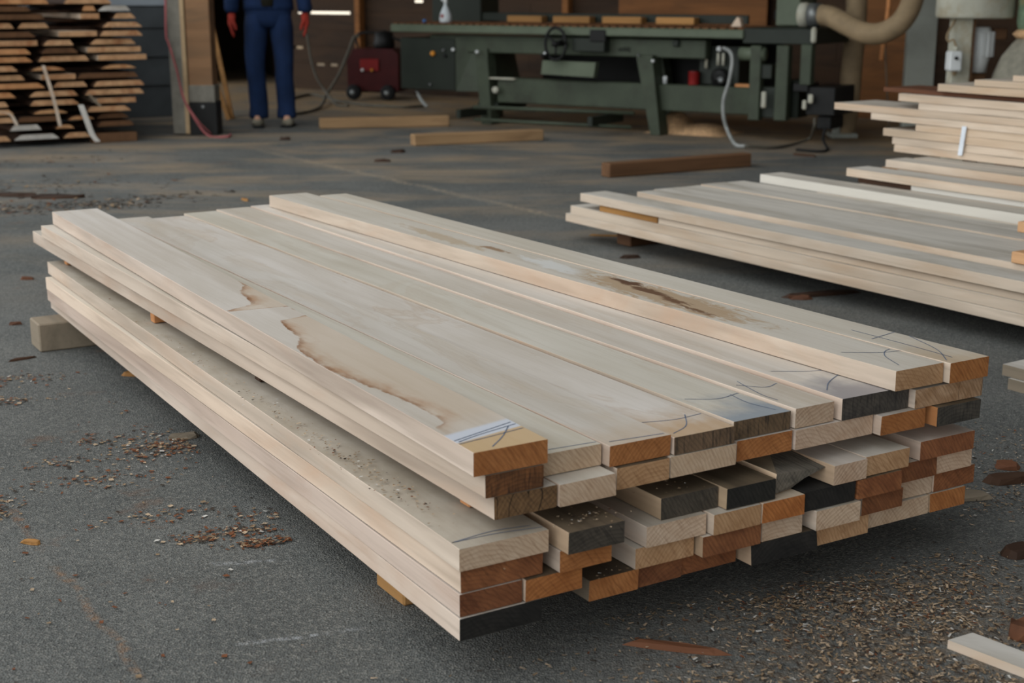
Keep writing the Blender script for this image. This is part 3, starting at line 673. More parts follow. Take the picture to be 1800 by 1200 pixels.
flakes('bark_crumbs', [(at(300, 790), .09, .04, .4, 330, 0), (at(345, 770), .06, .03, .4, 260, 0), (at(225, 770), .08, .025, .3, 120, 0), (at(200, 840), .09, .04, .3, 120, 0), (at(300, 908), .09, .03, .3, 90, 0), (at(420, 935), .06, .02, .3, 150, 0), (at(455, 955), .03, .012, .2, 160, 0),
    (at(345, 950), .03, .012, .2, 60, 0), (at(90, 815), .05, .02, .2, 60, 0), (at(15, 668), .08, .03, .2, 130, 0), (at(20, 705), .05, .02, .2, 90, 0), (at(490, 905), .05, .02, .2, 80, 0), (at(15, 890), .02, .05, .2, 50, 0), (at(300, 700), .35, .25, 0, 90, 0), (at(150, 1080), .25, .2, 0, 60, 0)],
    FM, (1.0, 2.2, 4, 1.6, .2), 'reddish bark crumbs scattered on the asphalt along the left side', 'bark crumbs', .003, .012, .5)
flakes('sawdust_crumbs', [(W(-.55, .0, 0), .22, .016, RZ, 190, .25), (W(-.3, .01, 0), .1, .015, RZ, 70, .25), (W(-1.3, .0, 0), .4, .014, RZ, 90, .25), (W(.0, .21, 0), .018, .03, RZ, 45, .25), (W(-.05, .44, 0), .014, .04, RZ, 18, .25), (W(-.02, .28, 0), .01, .03, RZ, 14, .13)],
    FM, (4, 4, .6, 1, .8), 'sawdust crumbs lying on the exposed lower steps of the front stack', 'sawdust', .002, .006, .5)

flakes('bark_litter', [(at(120, 360), .42, .10, .5, 420, 0), (at(30, 330), .4, .2, .5, 260, 0), (at(20, 372), .3, .1, .5, 220, 0), (at(215, 362), .10, .06, .5, 100, 0), (at(60, 285), .5, .2, .5, 120, 0)],
    FM, (.4, 1.8, 1.0, 6, .05), 'dark bark litter spread behind the far left corner of the front stack', 'bark litter', .006, .036, .3)
# ------------------------------------------------------------------ beams on the far floor
for (pa_, pb_, h_, w_, mat, lab) in [((563, 227), (790, 222), .085, .10, 'beam', 'tan squared beam on the floor, farthest of three, by the person'),
                               ((729, 257), (956, 247), .080, .10, 'beam', 'pale tan squared beam on the floor, middle of three'),
                               ((1071, 313), (1321, 293), .085, .09, 'beam_dark', 'dark brown squared beam on the floor, nearest of three')]:
    a, b = at(*pa_), at(*pb_); d = b-a; L = d.length; rz = math.atan2(d.y, d.x)
    o = MB().box((L/2, w_/2, h_/2), (L, w_, h_), bev=.006).build('timber_beam', mat, None, (a.x, a.y, .0005), rz); o.color = (1, 1, 1, 1); tag(o, lab, 'beam', 'loose beams on the floor')

# ------------------------------------------------------------------ the left lumber pile (waney boards on stickers)
QL = at(242, 248); EL = (V2.x, V2.y)
rows = [  # y of board centre at its own column, list of (x0, x1, y centre, kind)
 [(-20, 18, 242, 'w'), (25, 105, 243, 'g'), (112, 160, 241, 'w')],
 [(17, 72, 225, 'g'), (97, 130, 221, 's'), (172, 236, 216, 'd')],
 [(-15, 25, 212, 'w'), (30, 108, 209, 'd'), (120, 167, 207, 's'), (172, 228, 203, 'd')],
 [(-20, 25, 199, 'w'), (57, 118, 194, 's'), (152, 229, 191, 'w')],
 [(-20, 15, 183, 'w'), (54, 140, 181, 'w'), (172, 240, 177, 'r')],
 [(-20, 28, 167, 'o'), (52, 138, 166, 'w'), (150, 253, 161, 'w')],
 [(-20, 79, 152, 'o'), (95, 155, 149, 'w'), (163, 252, 145, 'w')],
 [(-20, 45, 138, 'w'), (73, 133, 135, 'r'), (136, 244, 132, 'd')],
 [(-20, 30, 121, 'w'), (53, 113, 119, 's'), (178, 240, 116, 's')],
 [(-20, 57, 105, 'o'), (68, 158, 104, 'w'), (173, 258, 100, 'r')],
 [(-20, 53, 90, 'o'), (73, 137, 90, 'd'), (155, 249, 87, 'r')],
 [(-20, 67, 76, 'r'), (75, 128, 75, 'w'), (160, 240, 74, 'w')],
 [(-20, 63, 61, 'd'), (105, 172, 60, 'r'), (175, 250, 58, 'w')],
 [(-20, 25, 45, 'w'), (32, 87, 45, 'w'), (180, 250, 44, 'w')],
 [(-20, 78, 28, 'd'), (143, 176, 29, 'r'), (200, 240, 29, 'w')],
 [(-20, 52, 15, 'd'), (146, 170, 15, 'o'), (173, 230, 15, 'g')],
 [(-20, 84, 2, 'o'), (113, 197, 2, 'w')]]
MATK = {'w': ('pile_end', 'bark'), 'o': ('pile_end', 'bark'), 'r': ('pile_end', 'pile_side'), 's': ('pile_end', 'bark'), 'd': ('beam_dark', 'bark'), 'g': ('pile_top', 'bark')}
ADJ = {'w': 'tan', 'o': 'orange-tinted', 'r': 'square-edged', 's': 'thin bowed', 'd': 'dark brown', 'g': 'grey weathered'}
TINT = {'w': (1, .96, .92), 'o': (1.0, .82, .66), 'r': (.98, .93, .88), 's': (.92, .82, .7), 'd': (.9, .85, .8), 'g': (1, 1, 1)}
ORD = ['bottom', 'second', 'third', 'fourth', 'fifth', 'sixth', 'seventh', 'eighth', 'ninth', 'tenth', 'eleventh', 'twelfth', 'thirteenth', 'fourteenth', 'fifteenth', 'sixteenth', 'topmost']
prevz = 0
for ri, row in enumerate(rows):
    zs = [on_plane((a+b)/2, y, QL, EL).z for a, b, y, k in row]
    zc = sum(zs)/len(zs); t = .036; z0 = zc-t/2
    if ri == 0: z0 = max(z0, .05)
    z0 = max(z0, prevz+.012)
    # sticker stick carrying the row, set back from the board ends
    for back in (.35, 1.3):
        a0 = on_plane(-20, 130, QL, EL); vb = (a0-QL).dot(V2)
        st = MB().box((0, (-.03+vb)/2-.0, (z0-prevz)/2), (.04, abs(vb)-.06, z0-prevz-.0006), bev=0)
        o = st.build('stacking_stick', 'bark', None, (QL.x-U2.x*back, QL.y-U2.y*back, prevz+.0), RZ); o.color = (1, 1, 1, 1)
        tag(o, 'dark stacking stick set back in the gaps between rows of the left lumber pile', 'spacer stick', 'stacking sticks of the left pile')
    pos = ['left', 'middle', 'right'] if len(row) == 3 else (['left', 'right'] if len(row) == 2 else ['left', 'centre left', 'centre right', 'right'])
    for (a, b, y, k), wh in zip(row, pos):
        pa = on_plane(a, y, QL, EL); pb = on_plane(b, y, QL, EL)
        va, vb = (pa-QL).dot(V2), (pb-QL).dot(V2); w = vb-va
        ins = .0 if k in 'r' else min(.045, w*.22); th = t*(.75 if k == 's' else 1)
        r = random.Random(ri*9+int(a)); jx = r.uniform(-.03, .02)
        i0, i1 = ins*r.uniform(.5, 1.1), ins*r.uniform(.5, 1.1)
        prof = [(0, 0), (w, 0), (w-i1*.35, th*.45), (w-i1, th), (i0+w*.06, th*1.0), (i0, th*.93), (i0*.4, th*.45)]
        if k == 's': prof = [(0, 0), (w, 0), (w-w*.12, th*.6), (w-w*.3, th*.95), (w*.5, th), (w*.25, th*.9), (w*.1, th*.5)]
        mb = MB(); n = len(prof); L = 1.7
        vs = [(jx, y_, z_) for y_, z_ in prof]+[(-L, y_, z_) for y_, z_ in prof]
        fs = [tuple(range(n)), tuple(range(2*n-1, n-1, -1))]+[(j, n+j, n+(j+1) % n, (j+1) % n) for j in range(n)]
        mb.add(vs, fs, [0, 0]+[1]*n)
        p = QL+V2*va
        o = mb.build('waney_board', MATK[k], None, (p.x, p.y, z0), RZ); o.color = (*TINT[k], 1)
        tag(o, '%s waney board, %s in the %s row up of the far left pile' % (ADJ[k], wh, ORD[ri]), 'board', 'waney boards of the left pile')
    prevz = z0+t
# bearer block at the pile's right foot and hanging bark strips
pb = on_plane(165, 247, QL, EL); vb = (pb-QL).dot(V2)
o = MB().box((-.06, vb/2, .034), (.12, abs(vb), .068), bev=.004).build('timber_bearer', 'beam_dark', None, (QL.x+U2.x*.0, QL.y, .0004), RZ); o.color = (1, 1, 1, 1)
tag(o, 'brown bearer block under the right foot of the left lumber pile', 'timber block')
QS = QL+U2*.05
for (pts, w, mat, lab) in [([(76, 115), (84, 140), (96, 180), (106, 222)], .012, 'pile_side', 'long thin wood strip hanging down the front of the left lumber pile'),
                      ([(142, 184), (152, 210), (162, 236), (172, 249)], .02, 'white_side', 'broad whitish strip hanging at the foot of the left lumber pile'),
                      ([(157, 166), (167, 177), (177, 187)], .012, 'bearer', 'short grey strip poking out of the left lumber pile'),
                      ([(-5, 196), (18, 201), (30, 220)], .012, 'pile_side', 'curled bark strip at the left frame edge on the lumber pile')]:
    P = smooth_path([on_plane(x, y, QS, EL) for x, y in pts], 5); mb = MB(); vs = []
    for p in P: vs += [p-V2*w, p+V2*w, p+V2*w-U2*.003, p-V2*w-U2*.003]
    fs = []
    for i in range(len(P)-1):
        for j in range(4): fs.append((4*i+j, 4*i+(j+1) % 4, 4*i+4+(j+1) % 4, 4*i+4+j))
    fs += [(0, 1, 2, 3), tuple(4*(len(P)-1)+j for j in range(4))]
    o = mb.add(vs, fs).build('wood_strip', mat); o.color = (1, 1, 1, 1); tag(o, lab, 'wood strip', 'strips hanging on the left pile')

# ------------------------------------------------------------------ setting
t = NT('asphalt'); tc = t.node('ShaderNodeTexCoord').outputs['Object']
vo = t.node('ShaderNodeTexVoronoi'); t.link(tc, vo.inputs['Vector']); vo.inputs['Scale'].default_value = 250
cell = t.sep(vo.outputs['Color'])[0]
n1 = t.noise(tc, 1.4, 6, .62); n2 = t.noise(tc, 60, 4, .7); n3 = t.noise(tc, 320, 3, .6)
k = t.ramp(n1, [(.3, (80, 82, 80)), (.5, (97, 98, 95)), (.72, (114, 114, 110))])
k = t.mix(t.rng(cell, .6, 1.0, 0, .6), k, lin((144, 141, 133)))
k = t.mix(t.rng(cell, .0, .3, .5, 0), k, lin((44, 44, 43)))
k = t.mix(t.rng(n2, .45, .7, 0, .4), k, lin((58, 58, 56)))
xyz = t.sep(tc)
# sawdust drifting over the far floor and along the machine
st = t.noise(t.vmul(tc, (.55, 1.5, 1)), 1.6, 7, .66, .6)
far = t.rng(xyz[1], 4.5, 9.5)
k = t.mix(t.math('MULTIPLY', t.rng(st, .47, .66, 0, .7), far), k, lin((160, 138, 110)))
near_m = t.rng(t.math('ADD', t.math('MULTIPLY', xyz[0], .545), t.math('MULTIPLY', xyz[1], .839)), 9.2, 10.3)
k = t.mix(t.math('MULTIPLY', near_m, t.rng(t.noise(tc, 2.2, 6, .65), .34, .58, .2, .9)), k, lin((152, 126, 92)))
# shaving dust ground into the asphalt, lower right
px_ = t.math('SUBTRACT', xyz[0], .85); py_ = t.math('SUBTRACT', xyz[1], 2.15)
rr = t.math('SQRT', t.math('ADD', t.math('MULTIPLY', px_, px_), t.math('MULTIPLY', t.math('MULTIPLY', py_, py_), 2.4)))
k = t.mix(t.math('MULTIPLY', t.rng(rr, .25, .75, .6, 0), t.rng(t.noise(tc, 30, 5, .7), .42, .62)), k, lin((124, 104, 82)))
# rusty bark stain blots on the left
bl = t.noise(tc, 4.5, 6, .68)
k = t.mix(t.math('MULTIPLY', t.rng(bl, .60, .72, 0, .5), t.rng(xyz[0], -.3, -.7)), k, lin((112, 80, 58)))
def streak(k, a, b, w, c, amt, wob=.02):
    ax, ay, bx, by = a.x, a.y, b.x, b.y; L = math.hypot(bx-ax, by-ay); dx, dy = (bx-ax)/L, (by-ay)/L
    X = t.math('SUBTRACT', xyz[0], ax); Y = t.math('SUBTRACT', xyz[1], ay)
    s_ = t.math('ADD', t.math('MULTIPLY', X, dx), t.math('MULTIPLY', Y, dy)); o_ = t.math('SUBTRACT', t.math('MULTIPLY', X, dy), t.math('MULTIPLY', Y, dx))
    o_ = t.math('ADD', o_, t.math('MULTIPLY', t.math('SUBTRACT', t.noise(tc, 5, 4), .5), wob*4))
    m_ = t.math('MULTIPLY', t.rng(t.math('ABSOLUTE', o_), w*.3, w, 1, 0), t.math('MULTIPLY', t.rng(s_, 0, L*.15), t.rng(s_, L*.85, L, 1, 0)))
    m_ = t.math('MULTIPLY', m_, t.rng(t.noise(tc, 38, 5, .75), .44, .66, 0, amt))
    return t.mix(m_, k, lin(c))
k = streak(k, at(360, 992), at(520, 980), .011, (176, 178, 180), .7, .012)
k = streak(k, at(395, 1138), at(650, 1103), .010, (176, 178, 180), .7, .012)
k = streak(k, at(95, 985), at(265, 1210), .013, (136, 106, 80), .9)
k = streak(k, at(15, 885), at(62, 960), .012, (128, 92, 64), .8)
k = streak(k, at(430, 258), at(1090, 405), .045, (172, 154, 128), .9, .03)
k = streak(k, at(230, 262), at(560, 248), .10, (160, 140, 112), .8, .06)
k = streak(k, at(700, 300), at(1000, 300), .12, (150, 134, 110), .7, .06)
t.col(k); t.b.inputs['Roughness'].default_value = .88
t.bump(t.math('ADD', t.math('ADD', vo.outputs['Distance'], t.math('MULTIPLY', n2, .8)), t.math('MULTIPLY', n3, .5)), .7, .004)
M['asphalt'] = t.m
mb = MB(); mb.add([(-30, -12, 0), (30, -12, 0), (30, 40, 0), (-30, 40, 0)], [(0, 1, 2, 3)])
struct(mb.build('floor', 'asphalt'))

# machine frame: e runs along the machine to the right, n points to its front
AE = math.radians(33); EM = Vector((math.cos(AE), -math.sin(AE), 0)); NM = Vector((math.sin(AE), math.cos(AE), 0))   # NM: to the back
QM = Vector((1.14, 11.04, 0)); RM = -AE
def mp(px, py, d=0.0):
    """machine-local (s, z) of a pixel on the vertical plane d behind the machine's front"""
    q = QM+NM*d; p = on_plane(px, py, q, (EM.x, EM.y)); return (p-q).dot(EM), p.z
# back wall of horizontal planks with daylight slots
DW = 2.5
SO0, SO1 = mp(330, 60, DW)[0], mp(513, 60, DW)[0]
mb = MB(); s0, s1 = -9.0, 6.0; slots = [(515, 533, 83), (556, 571, 113), (580, 594, 113), (523, 531, 20), (545, 616, 22), (728, 744, 2)]
SL = []
for a, b, y in slots:
    sa, za = mp(a, y, DW); sb, zb_ = mp(b, y, DW); SL.append((sa, sb, za))
lines = []
for za in sorted(x[2] for x in SL):
    if not lines or za-lines[-1] > .05: lines.append(za)
zcur = -.0; r = random.Random(4)
rowsz = []
allz = [0]+lines+[4.2]
for i in range(len(allz)-1):
    a = allz[i]+(.014 if i else 0); b = allz[i+1]-(.014 if i < len(lines) else 0)
    n = max(1, round((b-a)/.19))
    for j in range(n): rowsz.append((a+(b-a)*j/n, a+(b-a)*(j+1)/n))
for (a, b) in rowsz:
    sx = s0 if a > 2.6 else SO1
    if a <= 2.6: mb.box(((s0+SO0)/2, 0, (a+b)/2), (SO0-s0, .025, b-a), bev=.003)
    while sx < s1:
        L = r.uniform(2.2, 4.0); ex = min(sx+L, s1)
        mb.box(((sx+ex)/2, r.uniform(0, .006), (a+b)/2), (ex-sx-.0, .025, b-a-.0), bev=.003); sx = ex
for zl in lines:
    hs = sorted((a, b) for a, b, z in SL if abs(z-zl) < .05); mb.box(((s0+SO0)/2, .004, zl), (SO0-s0, .022, .03)); cur = SO1
    for a, b in hs+[(s1, s1)]:
        if a > cur: mb.box(((cur+a)/2, .004, zl), (a-cur, .022, .03))
        cur = b
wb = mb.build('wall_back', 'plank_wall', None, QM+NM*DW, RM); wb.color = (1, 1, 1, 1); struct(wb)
for i, px in enumerate((638, 1003, 1225, 1545)):
    s, _ = mp(px, 10, DW)
    o = MB().box((0, 0, 2.1), (.07, .09, 4.19), bev=.004).build('trim_%d' % (i+1), 'stud', None, QM+NM*(DW-.065)+EM*s, RM); o.color = (1, 1, 1, 1); struct(o)
mb = MB(); c_ = (SO0+SO1)/2; w_ = SO1-SO0
dz_ = 2.8; sh = 2.9; dp = 2.6; th_ = .05
for (a_, b_) in (((SO0-.05, 0), (SO0-.05-sh, dp)), ((SO1, 0), (SO1-sh, dp))):
    mb.prism([(a_[0], a_[1], 0), (a_[0]+th_, a_[1], 0), (b_[0]+th_, b_[1], 0), (b_[0], b_[1], 0)], (0, 0, 0), (0, 0, dz_))
mb.prism([(SO0-.05-sh, dp, 0), (SO1+th_-sh, dp, 0), (SO1+th_-sh, dp+th_, 0), (SO0-.05-sh, dp+th_, 0)], (0, 0, 0), (0, 0, dz_))
mb.prism([(SO0-.05, 0, dz_), (SO1+th_, 0, dz_), (SO1+th_-sh, dp+th_, dz_), (SO0-.05-sh, dp+th_, dz_)], (0, 0, 0), (0, 0, .05))
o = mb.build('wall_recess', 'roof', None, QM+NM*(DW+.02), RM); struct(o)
for (xa_, xb_, top_, ex_, lab) in [(1092, 1352, 1.35, 0, 'added wide orange-brown sheet for the lit wall behind the green machine'), (1528, 1600, 1.9, .3, 'added orange-brown sheet for the lit wall behind the vertical suction hose')]:
    a_, b_ = mp(xa_, 30, DW-.12)[0], mp(xb_, 30, DW-.12)[0]
    o = MB().box(((a_+b_)/2, 0, top_/2), (b_-a_+ex_, .03, top_), bev=.004).build('added_sheet', 'lit_wall_tone', None, QM+NM*(DW-.16)+Vector((0, 0, .0005)), RM); o.color = (1, 1, 1, 1); tag(o, lab, 'board')  # sheets added to carry the brighter, lit tone of the wall
# left siding: lapped grey boards behind the lumber pile
QW = QL-U2*1.95; mb = MB()
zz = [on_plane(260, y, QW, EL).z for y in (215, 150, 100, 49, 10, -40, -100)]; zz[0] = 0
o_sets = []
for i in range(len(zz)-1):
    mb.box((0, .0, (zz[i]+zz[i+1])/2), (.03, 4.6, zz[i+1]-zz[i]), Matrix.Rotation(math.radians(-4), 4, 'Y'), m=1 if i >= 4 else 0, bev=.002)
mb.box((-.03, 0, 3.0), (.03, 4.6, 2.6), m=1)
v_end = (on_plane(300, 100, QW, EL)-QW).dot(V2)
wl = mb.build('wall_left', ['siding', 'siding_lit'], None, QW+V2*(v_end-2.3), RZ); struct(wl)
# roof over the workshop and an added shade canopy
mb = MB(); mb.box((0, 0, 0), (19, 7.0, .12)); 
ro = mb.build('ceiling', 'roof', None, QM+NM*(1.2)+EM*.5+Vector((0, 0, 4.3)), RM); struct(ro)
o = MB().box((0, 0, 0), (9, 14, .1)).build('ceiling_shade_canopy', 'roof', None, (5.0, 2.0, 3.9)); struct(o)  # unseen canopy, added and sized to darken the right side

# post: grey channel + pale lath + wood on a steel foot
pz = at(338, 238); y0 = pz.y
post = thing('roof_post', 'square timber roof post with grey channel and black bolted steel foot', 'post', (pz.x, pz.y, 0))
def xw(px, y=120): return (px-900)/F*(pz.y*math.cos(PITCH)+ (H-.6)*math.sin(PITCH))
def zp(py): return aty(338, py, pz.y).z
x0 = pz.x
MB().box((xw(350)-x0, .1, (zp(152)+4.2)/2), (.185, .19, 4.2-zp(152)), bev=.006).build('timber', 'post_wood', post).color = (1, 1, 1, 1)
MB().box((xw(323)-x0, .08, 2.1+.002), (.035, .16, 4.18), bev=.003).build('lath', 'post_pale', post).color = (1, 1, 1, 1)
MB().box((xw(309)-x0, .10, 2.1+.002), (.10, .2, 4.18), bev=.004).build('channel', 'concrete', post)
MB().box((xw(351)-x0, .10, (zp(180)+zp(150))/2), (.20, .2, zp(150)-zp(180)), bev=.004).build('collar', 'concrete', post)
ft = MB().box((xw(352)-x0, .10, zp(180)/2+.001), (.21, .2, zp(180)), bev=.004).build('steel_foot', 'iron', post)
MB().lathe([(0, 0), (.014, 0), (.014, .012), (0, .014)], 10, (xw(352)-x0, -.002, zp(188)), ax='y').build('bolt', 'steel', ft)
# pink cable down the post
P = smooth_path([aty(291, -10, y0-.05), aty(292, 60, y0-.05), aty(296, 75, y0-.05), aty(310, 120, y0-.06), aty(322, 170, y0-.08), aty(340, 205, y0-.1), at(366, 238, .012), at(400, 240, .012), at(405, 236, .012)], 6)
tag(MB().tube(P, .009, 6).build('cable', 'pvc'), 'pinkish cable hanging down the timber post to the floor', 'cable')
P = smooth_path([aty(300, 85, y0-.08), aty(312, 130, y0-.09), aty(326, 178, y0-.11), aty(348, 212, y0-.13), at(372, 236, .013)], 6)
tag(MB().tube(P, .006, 6).build('cable', 'pvc'), 'thinner second cable crossing the timber post foot', 'cable')
# laths leaning behind the post
for (a_, b_, lab) in [((408, 205), (372, 40), 'longer lath leaning behind the timber post, nearest the person'), ((402, 207), (371, 120), 'shorter lath leaning behind the timber post')]:
    A_ = at(a_[0], a_[1], .02) ; B_ = aty(b_[0], b_[1], A_.y+.45)
    mb = MB(); d = (B_-A_).normalized(); x_ = d.cross(Vector((0, 1, 0))).normalized()*.02; y_ = Vector((0, .012, 0))
    mb.prism([A_-x_-y_, A_+x_-y_, A_+x_+y_, A_-x_+y_], (0, 0, -.018), d*(B_-A_).length*1.25)
    o = mb.build('lath', 'bearer_tan'); o.color = (.9, .85, .8, 1); tag(o, lab, 'lath', 'laths behind the post')

# ------------------------------------------------------------------ the green machine
mac = thing('wide_belt_sander', 'long green workshop machine with table, handwheel and conveyor rail', 'machine', QM, RM)
def mbox(name, px0, py0, px1, py1, d0, d1, mat, parent=None, bev=.006):
    sa, za = mp(px0, py0, d0); sb, zb_ = mp(px1, py1, d0)
    s_a, s_b = min(sa, sb), max(sa, sb); z_a, z_b = min(za, zb_), max(za, zb_)
    return MB().box(((s_a+s_b)/2, (d0+d1)/2, (z_a+z_b)/2), (s_b-s_a, d1-d0, z_b-z_a), bev=bev).build(name, mat, parent or mac)
S = lambda px, d=0.0: mp(px, 100, d)[0]
sL, sR = S(692), S(1309)
MB().box(((sL+sR)/2, .36, .775), (sR-sL, .80, .065), bev=.008).build('table', 'green_light', mac)
# conveyor rail: scalloped brown wooden slats along the front of the table
mb = MB(); n = 46
for i in range(n):
    s = sL+(i+.5)*(sR-sL)/n; mb.box((s, .34, .814), ((sR-sL)/n*.72, .72, .012), bev=.005)
rb = mb.build('slat_bed', 'beam_dark', mac); rb.color = (1.2, 1.05, .9, 1)
MB().box(((S(750)+S(1235))/2, .10, .655), (S(1235)-S(750), .10, .14), bev=.008).build('upper_beam', 'green', mac)
MB().box(((S(868)+S(1330))/2, .12, .285), (S(1330)-S(868), .14, .2), bev=.008).build('lower_beam', 'green', mac)
sa = S(868); sb = S(1125)
def leg(px_top0, px_top1, px_b0, px_b1, ytop, ybot, d0, d1, nm='leg', mat='green'):
    a, b = mp(px_top0, ytop, d0)[0], mp(px_top1, ytop, d0)[0]; z1 = mp(px_top0, ytop, d0)[1]
    c, d_ = mp(px_b0, ybot, d0)[0], mp(px_b1, ybot, d0)[0]
    MB().prism([(a, 0, z1), (b, 0, z1), (d_, 0, .003), (c, 0, .003)], (0, d0, 0), (0, d1, 0)).build(nm, mat, mac)
leg(1118, 1146, 1143, 1160, 97, 238, -.02, .12)
leg(1145, 1165, 1163, 1180, 97, 225, .6, .72)
leg(835, 856, 846, 864, 85, 200, .02, .14); leg(850, 866, 858, 872, 85, 190, .6, .72)
MB().box(((S(866)+S(1300))/2, .80, .44), (S(1300)-S(866), .03, .60)).build('shade_panel', 'iron', mac)  # dark sheet added for the black shade under the table
# control cabinet at the left
cab = mbox('control_cabinet', 703, 66, 800, 160, -.01, .62, 'green_dark')
a, z1 = mp(800, 66, 0); b_, _ = mp(838, 66, 0); z0_ = mp(800, 160, 0)[1]
MB().prism([(a+.003, 0, z1), (b_-.05, .1, z1), (b_+.06, .1, z0_), (a+.003, 0, z0_)], (0, 0, 0), (0, .5, 0)).build('cabinet_flank', 'green', mac)
def knob(px, py, r, mat, nm='knob', d=-.01, parent=None):
    s, z = mp(px, py, d); return MB().lathe([(0, 0), (r, 0), (r*.9, -.022), (0, -.025)], 12, (s, d, z), ax='y').build(nm, mat, parent or cab)
knob(762, 94, .022, 'amber_lamp', 'rotary_switch'); knob(781, 88, .012, 'steel'); knob(784, 98, .014, 'rubber'); knob(798, 87, .014, 'white', 'lamp_button'); knob(758, 148, .012, 'steel', 'lock')
knob(840, 91, .014, 'white', 'bolt', -.02, mac); knob(872, 158, .03, 'cream', 'bolt', .0, mac); knob(1149, 107, .012, 'white', 'bolt', -.04, mac); knob(1124, 97, .01, 'steel', 'bolt', -.045, mac)
MB().box(((S(830)+S(866))/2, .3, .15), (S(866)-S(830), .45, .06), bev=.005).build('foot_plate', 'green_dark', mac)
MB().box((S(875), .05, .383), (S(924)-S(872), .05, .012)).build('paper_strip', 'cream', mac)
# handwheel
s, z = mp(979, 77, -.08)
mb = MB(); n = 28
ring = [(s+.095*math.cos(2*math.pi*i/n), -.10, z+.125*math.sin(2*math.pi*i/n)) for i in range(n+1)]
mb.tube(ring, .013, 8)
for k in range(3):
    a = 2*math.pi*k/3+.5; mb.cyl((s, -.09, z), (s+.09*math.cos(a), -.10, z+.118*math.sin(a)), .009, 8)
mb.cyl((s, -.13, z), (s, .06, z), .022, 12)
hw = mb.build('handwheel', 'iron', mac)
MB().cyl((s-.07, -.11, z-.09), (s-.07, -.19, z-.09), .014, 10).build('crank_handle', 'iron', hw)
knob(961, 95, .022, 'white', 'indicator', -.05, mac)
p = [mp(955, 106, -.03), mp(1048, 110, -.03), mp(1044, 136, -.03), mp(952, 130, -.03)]
MB().prism([(a_, 0, b_) for a_, b_ in p], (0, -.04, 0), (0, .02, 0)).build('apron_plate', 'green_light', mac)
mbox('bracket', 1005, 66, 1062, 92, -.04, .05, 'green_dark'); mbox('crank_arm', 1036, 52, 1064, 74, -.05, -.02, 'iron')
# maker's script on the beam, an illegible dark squiggle
P = [(mp(1087+i*1.7, 86+4*math.sin(i*1.9)+(i % 3), .045)[0], .0475, mp(1087+i*1.7, 86+4*math.sin(i*1.9)+(i % 3), .045)[1]) for i in range(13)]
MB().tube(P, .004, 5).build('script_lettering', 'iron', mac)
mbox('bracket', 1182, 70, 1192, 82, .02, .05, 'green_dark')
# right-hand head end
mbox('end_housing', 1306, 49, 1430, 79, -.02, .7, 'green_dark')
mbox('end_upright', 1319, 80, 1333, 212, -.02, .06, 'green'); mbox('end_upright', 1365, 80, 1381, 213, -.03, .05, 'green'); mbox('end_upright', 1408, 78, 1424, 150, -.03, .05, 'green')
mbox('gear_box', 1332, 113, 1356, 139, .0, .2, 'green_dark'); mbox('end_panel', 1334, 152, 1366, 208, .03, .25, 'green_dark'); mbox('end_panel', 1381, 140, 1402, 208, .1, .3, 'green_dark')
mbox('motor_box', 1418, 152, 1466, 204, .0, .4, 'iron'); mbox('motor_box', 1394, 146, 1420, 162, -.02, .2, 'iron')
for (a, b, c, d_) in ((1338, 161, 1345, 190), (1410, 176, 1416, 193), (1420, 166, 1428, 182)): mbox('label_plate', a, b, c, d_, -.05, -.03, 'cream')
s, z = mp(1425, 76, -.06); mbox('handle', 1425, 48, 1433, 76, -.08, -.05, 'cream', bev=.012)
mbox('motor_foot', 1436, 204, 1460, 228, .05, .3, 'iron')
# drive unit with pulleys and hose tail below the table
du = mbox('drive_unit', 1230, 80, 1298, 150, .16, .5, 'green_dark')
s, z = mp(1263, 137, .1); MB().lathe([(0, 0), (.07, 0), (.075, -.03), (.05, -.06), (.03, -.06), (.02, -.09), (0, -.09)], 18, (s, .15, z), ax='y').build('pulley', 'iron', du)
s, z = mp(1268, 140, .05); MB().lathe([(0, 0), (.028, 0), (.024, -.02), (0, -.022)], 12, (s, .05, z), ax='y').build('hub', 'steel', du)
for px, a, b in ((1241, 100, 120), (1262, 93, 115), (1271, 93, 115)):
    s, z1 = mp(px, a, .12); _, z0_ = mp(px, b, .12); MB().cyl((s, .13, z0_), (s, .13, z1), .012, 8).build('spindle', 'cream', du)
s, z = mp(1262, 86, .08); MB().lathe([(0, 0), (.022, 0), (.018, -.03), (0, -.03)], 10, (s, .12, z), ax='y').build('valve', 'white', du)
MB().lathe([(0, -.1), (.05, -.1), (.05, .1), (0, .1)], 14, (mp(1323, 95, .02)[0], .03, mp(1323, 95, .02)[1]), ax='x').build('clamp', 'green_light', mac)
# rails lying along the floor side of the machine
MB().tube([(S(832, -.25), -.25, .165), (S(1112, -.1), -.06, .165)], .016, 8).build('lower_rail', 'green', mac)
MB().tube([(S(838, -.3), -.34, .075), (S(1105, -.3), -.24, .075)], .014, 8).build('lower_rail', 'green', mac)
for px in (850, 1080): 
    MB().box((S(px), -.12, .115), (.04, .5, .07)).build('rail_bracket', 'green_dark', mac)
# back fence and upper housing
MB().box(((S(760, .7)+S(845, .7))/2, .85, .94), (S(845, .7)-S(760, .7), .3, .27), bev=.01).build('upper_housing', 'green_dark', mac)
MB().box(((S(845, .7)+S(1310, .7))/2, .74, .862), (S(1310, .7)-S(845, .7), .03, .07), bev=.004).build('fence', 'green_dark', mac)
s = S(1379, .3); MB().box((s, .45, 1.33), (.19, .25, 1.0), bev=.01).build('column', 'green_light', mac)
mbox('column_flank', 1400, -60, 1408, 50, .4, .7, 'green')
MB().lathe([(0, 0), (.1, 0), (.1, .06), (.06, .1), (0, .1)], 20, (S(1330), .55, .87)).build('brush_cover', 'rubber', mac)
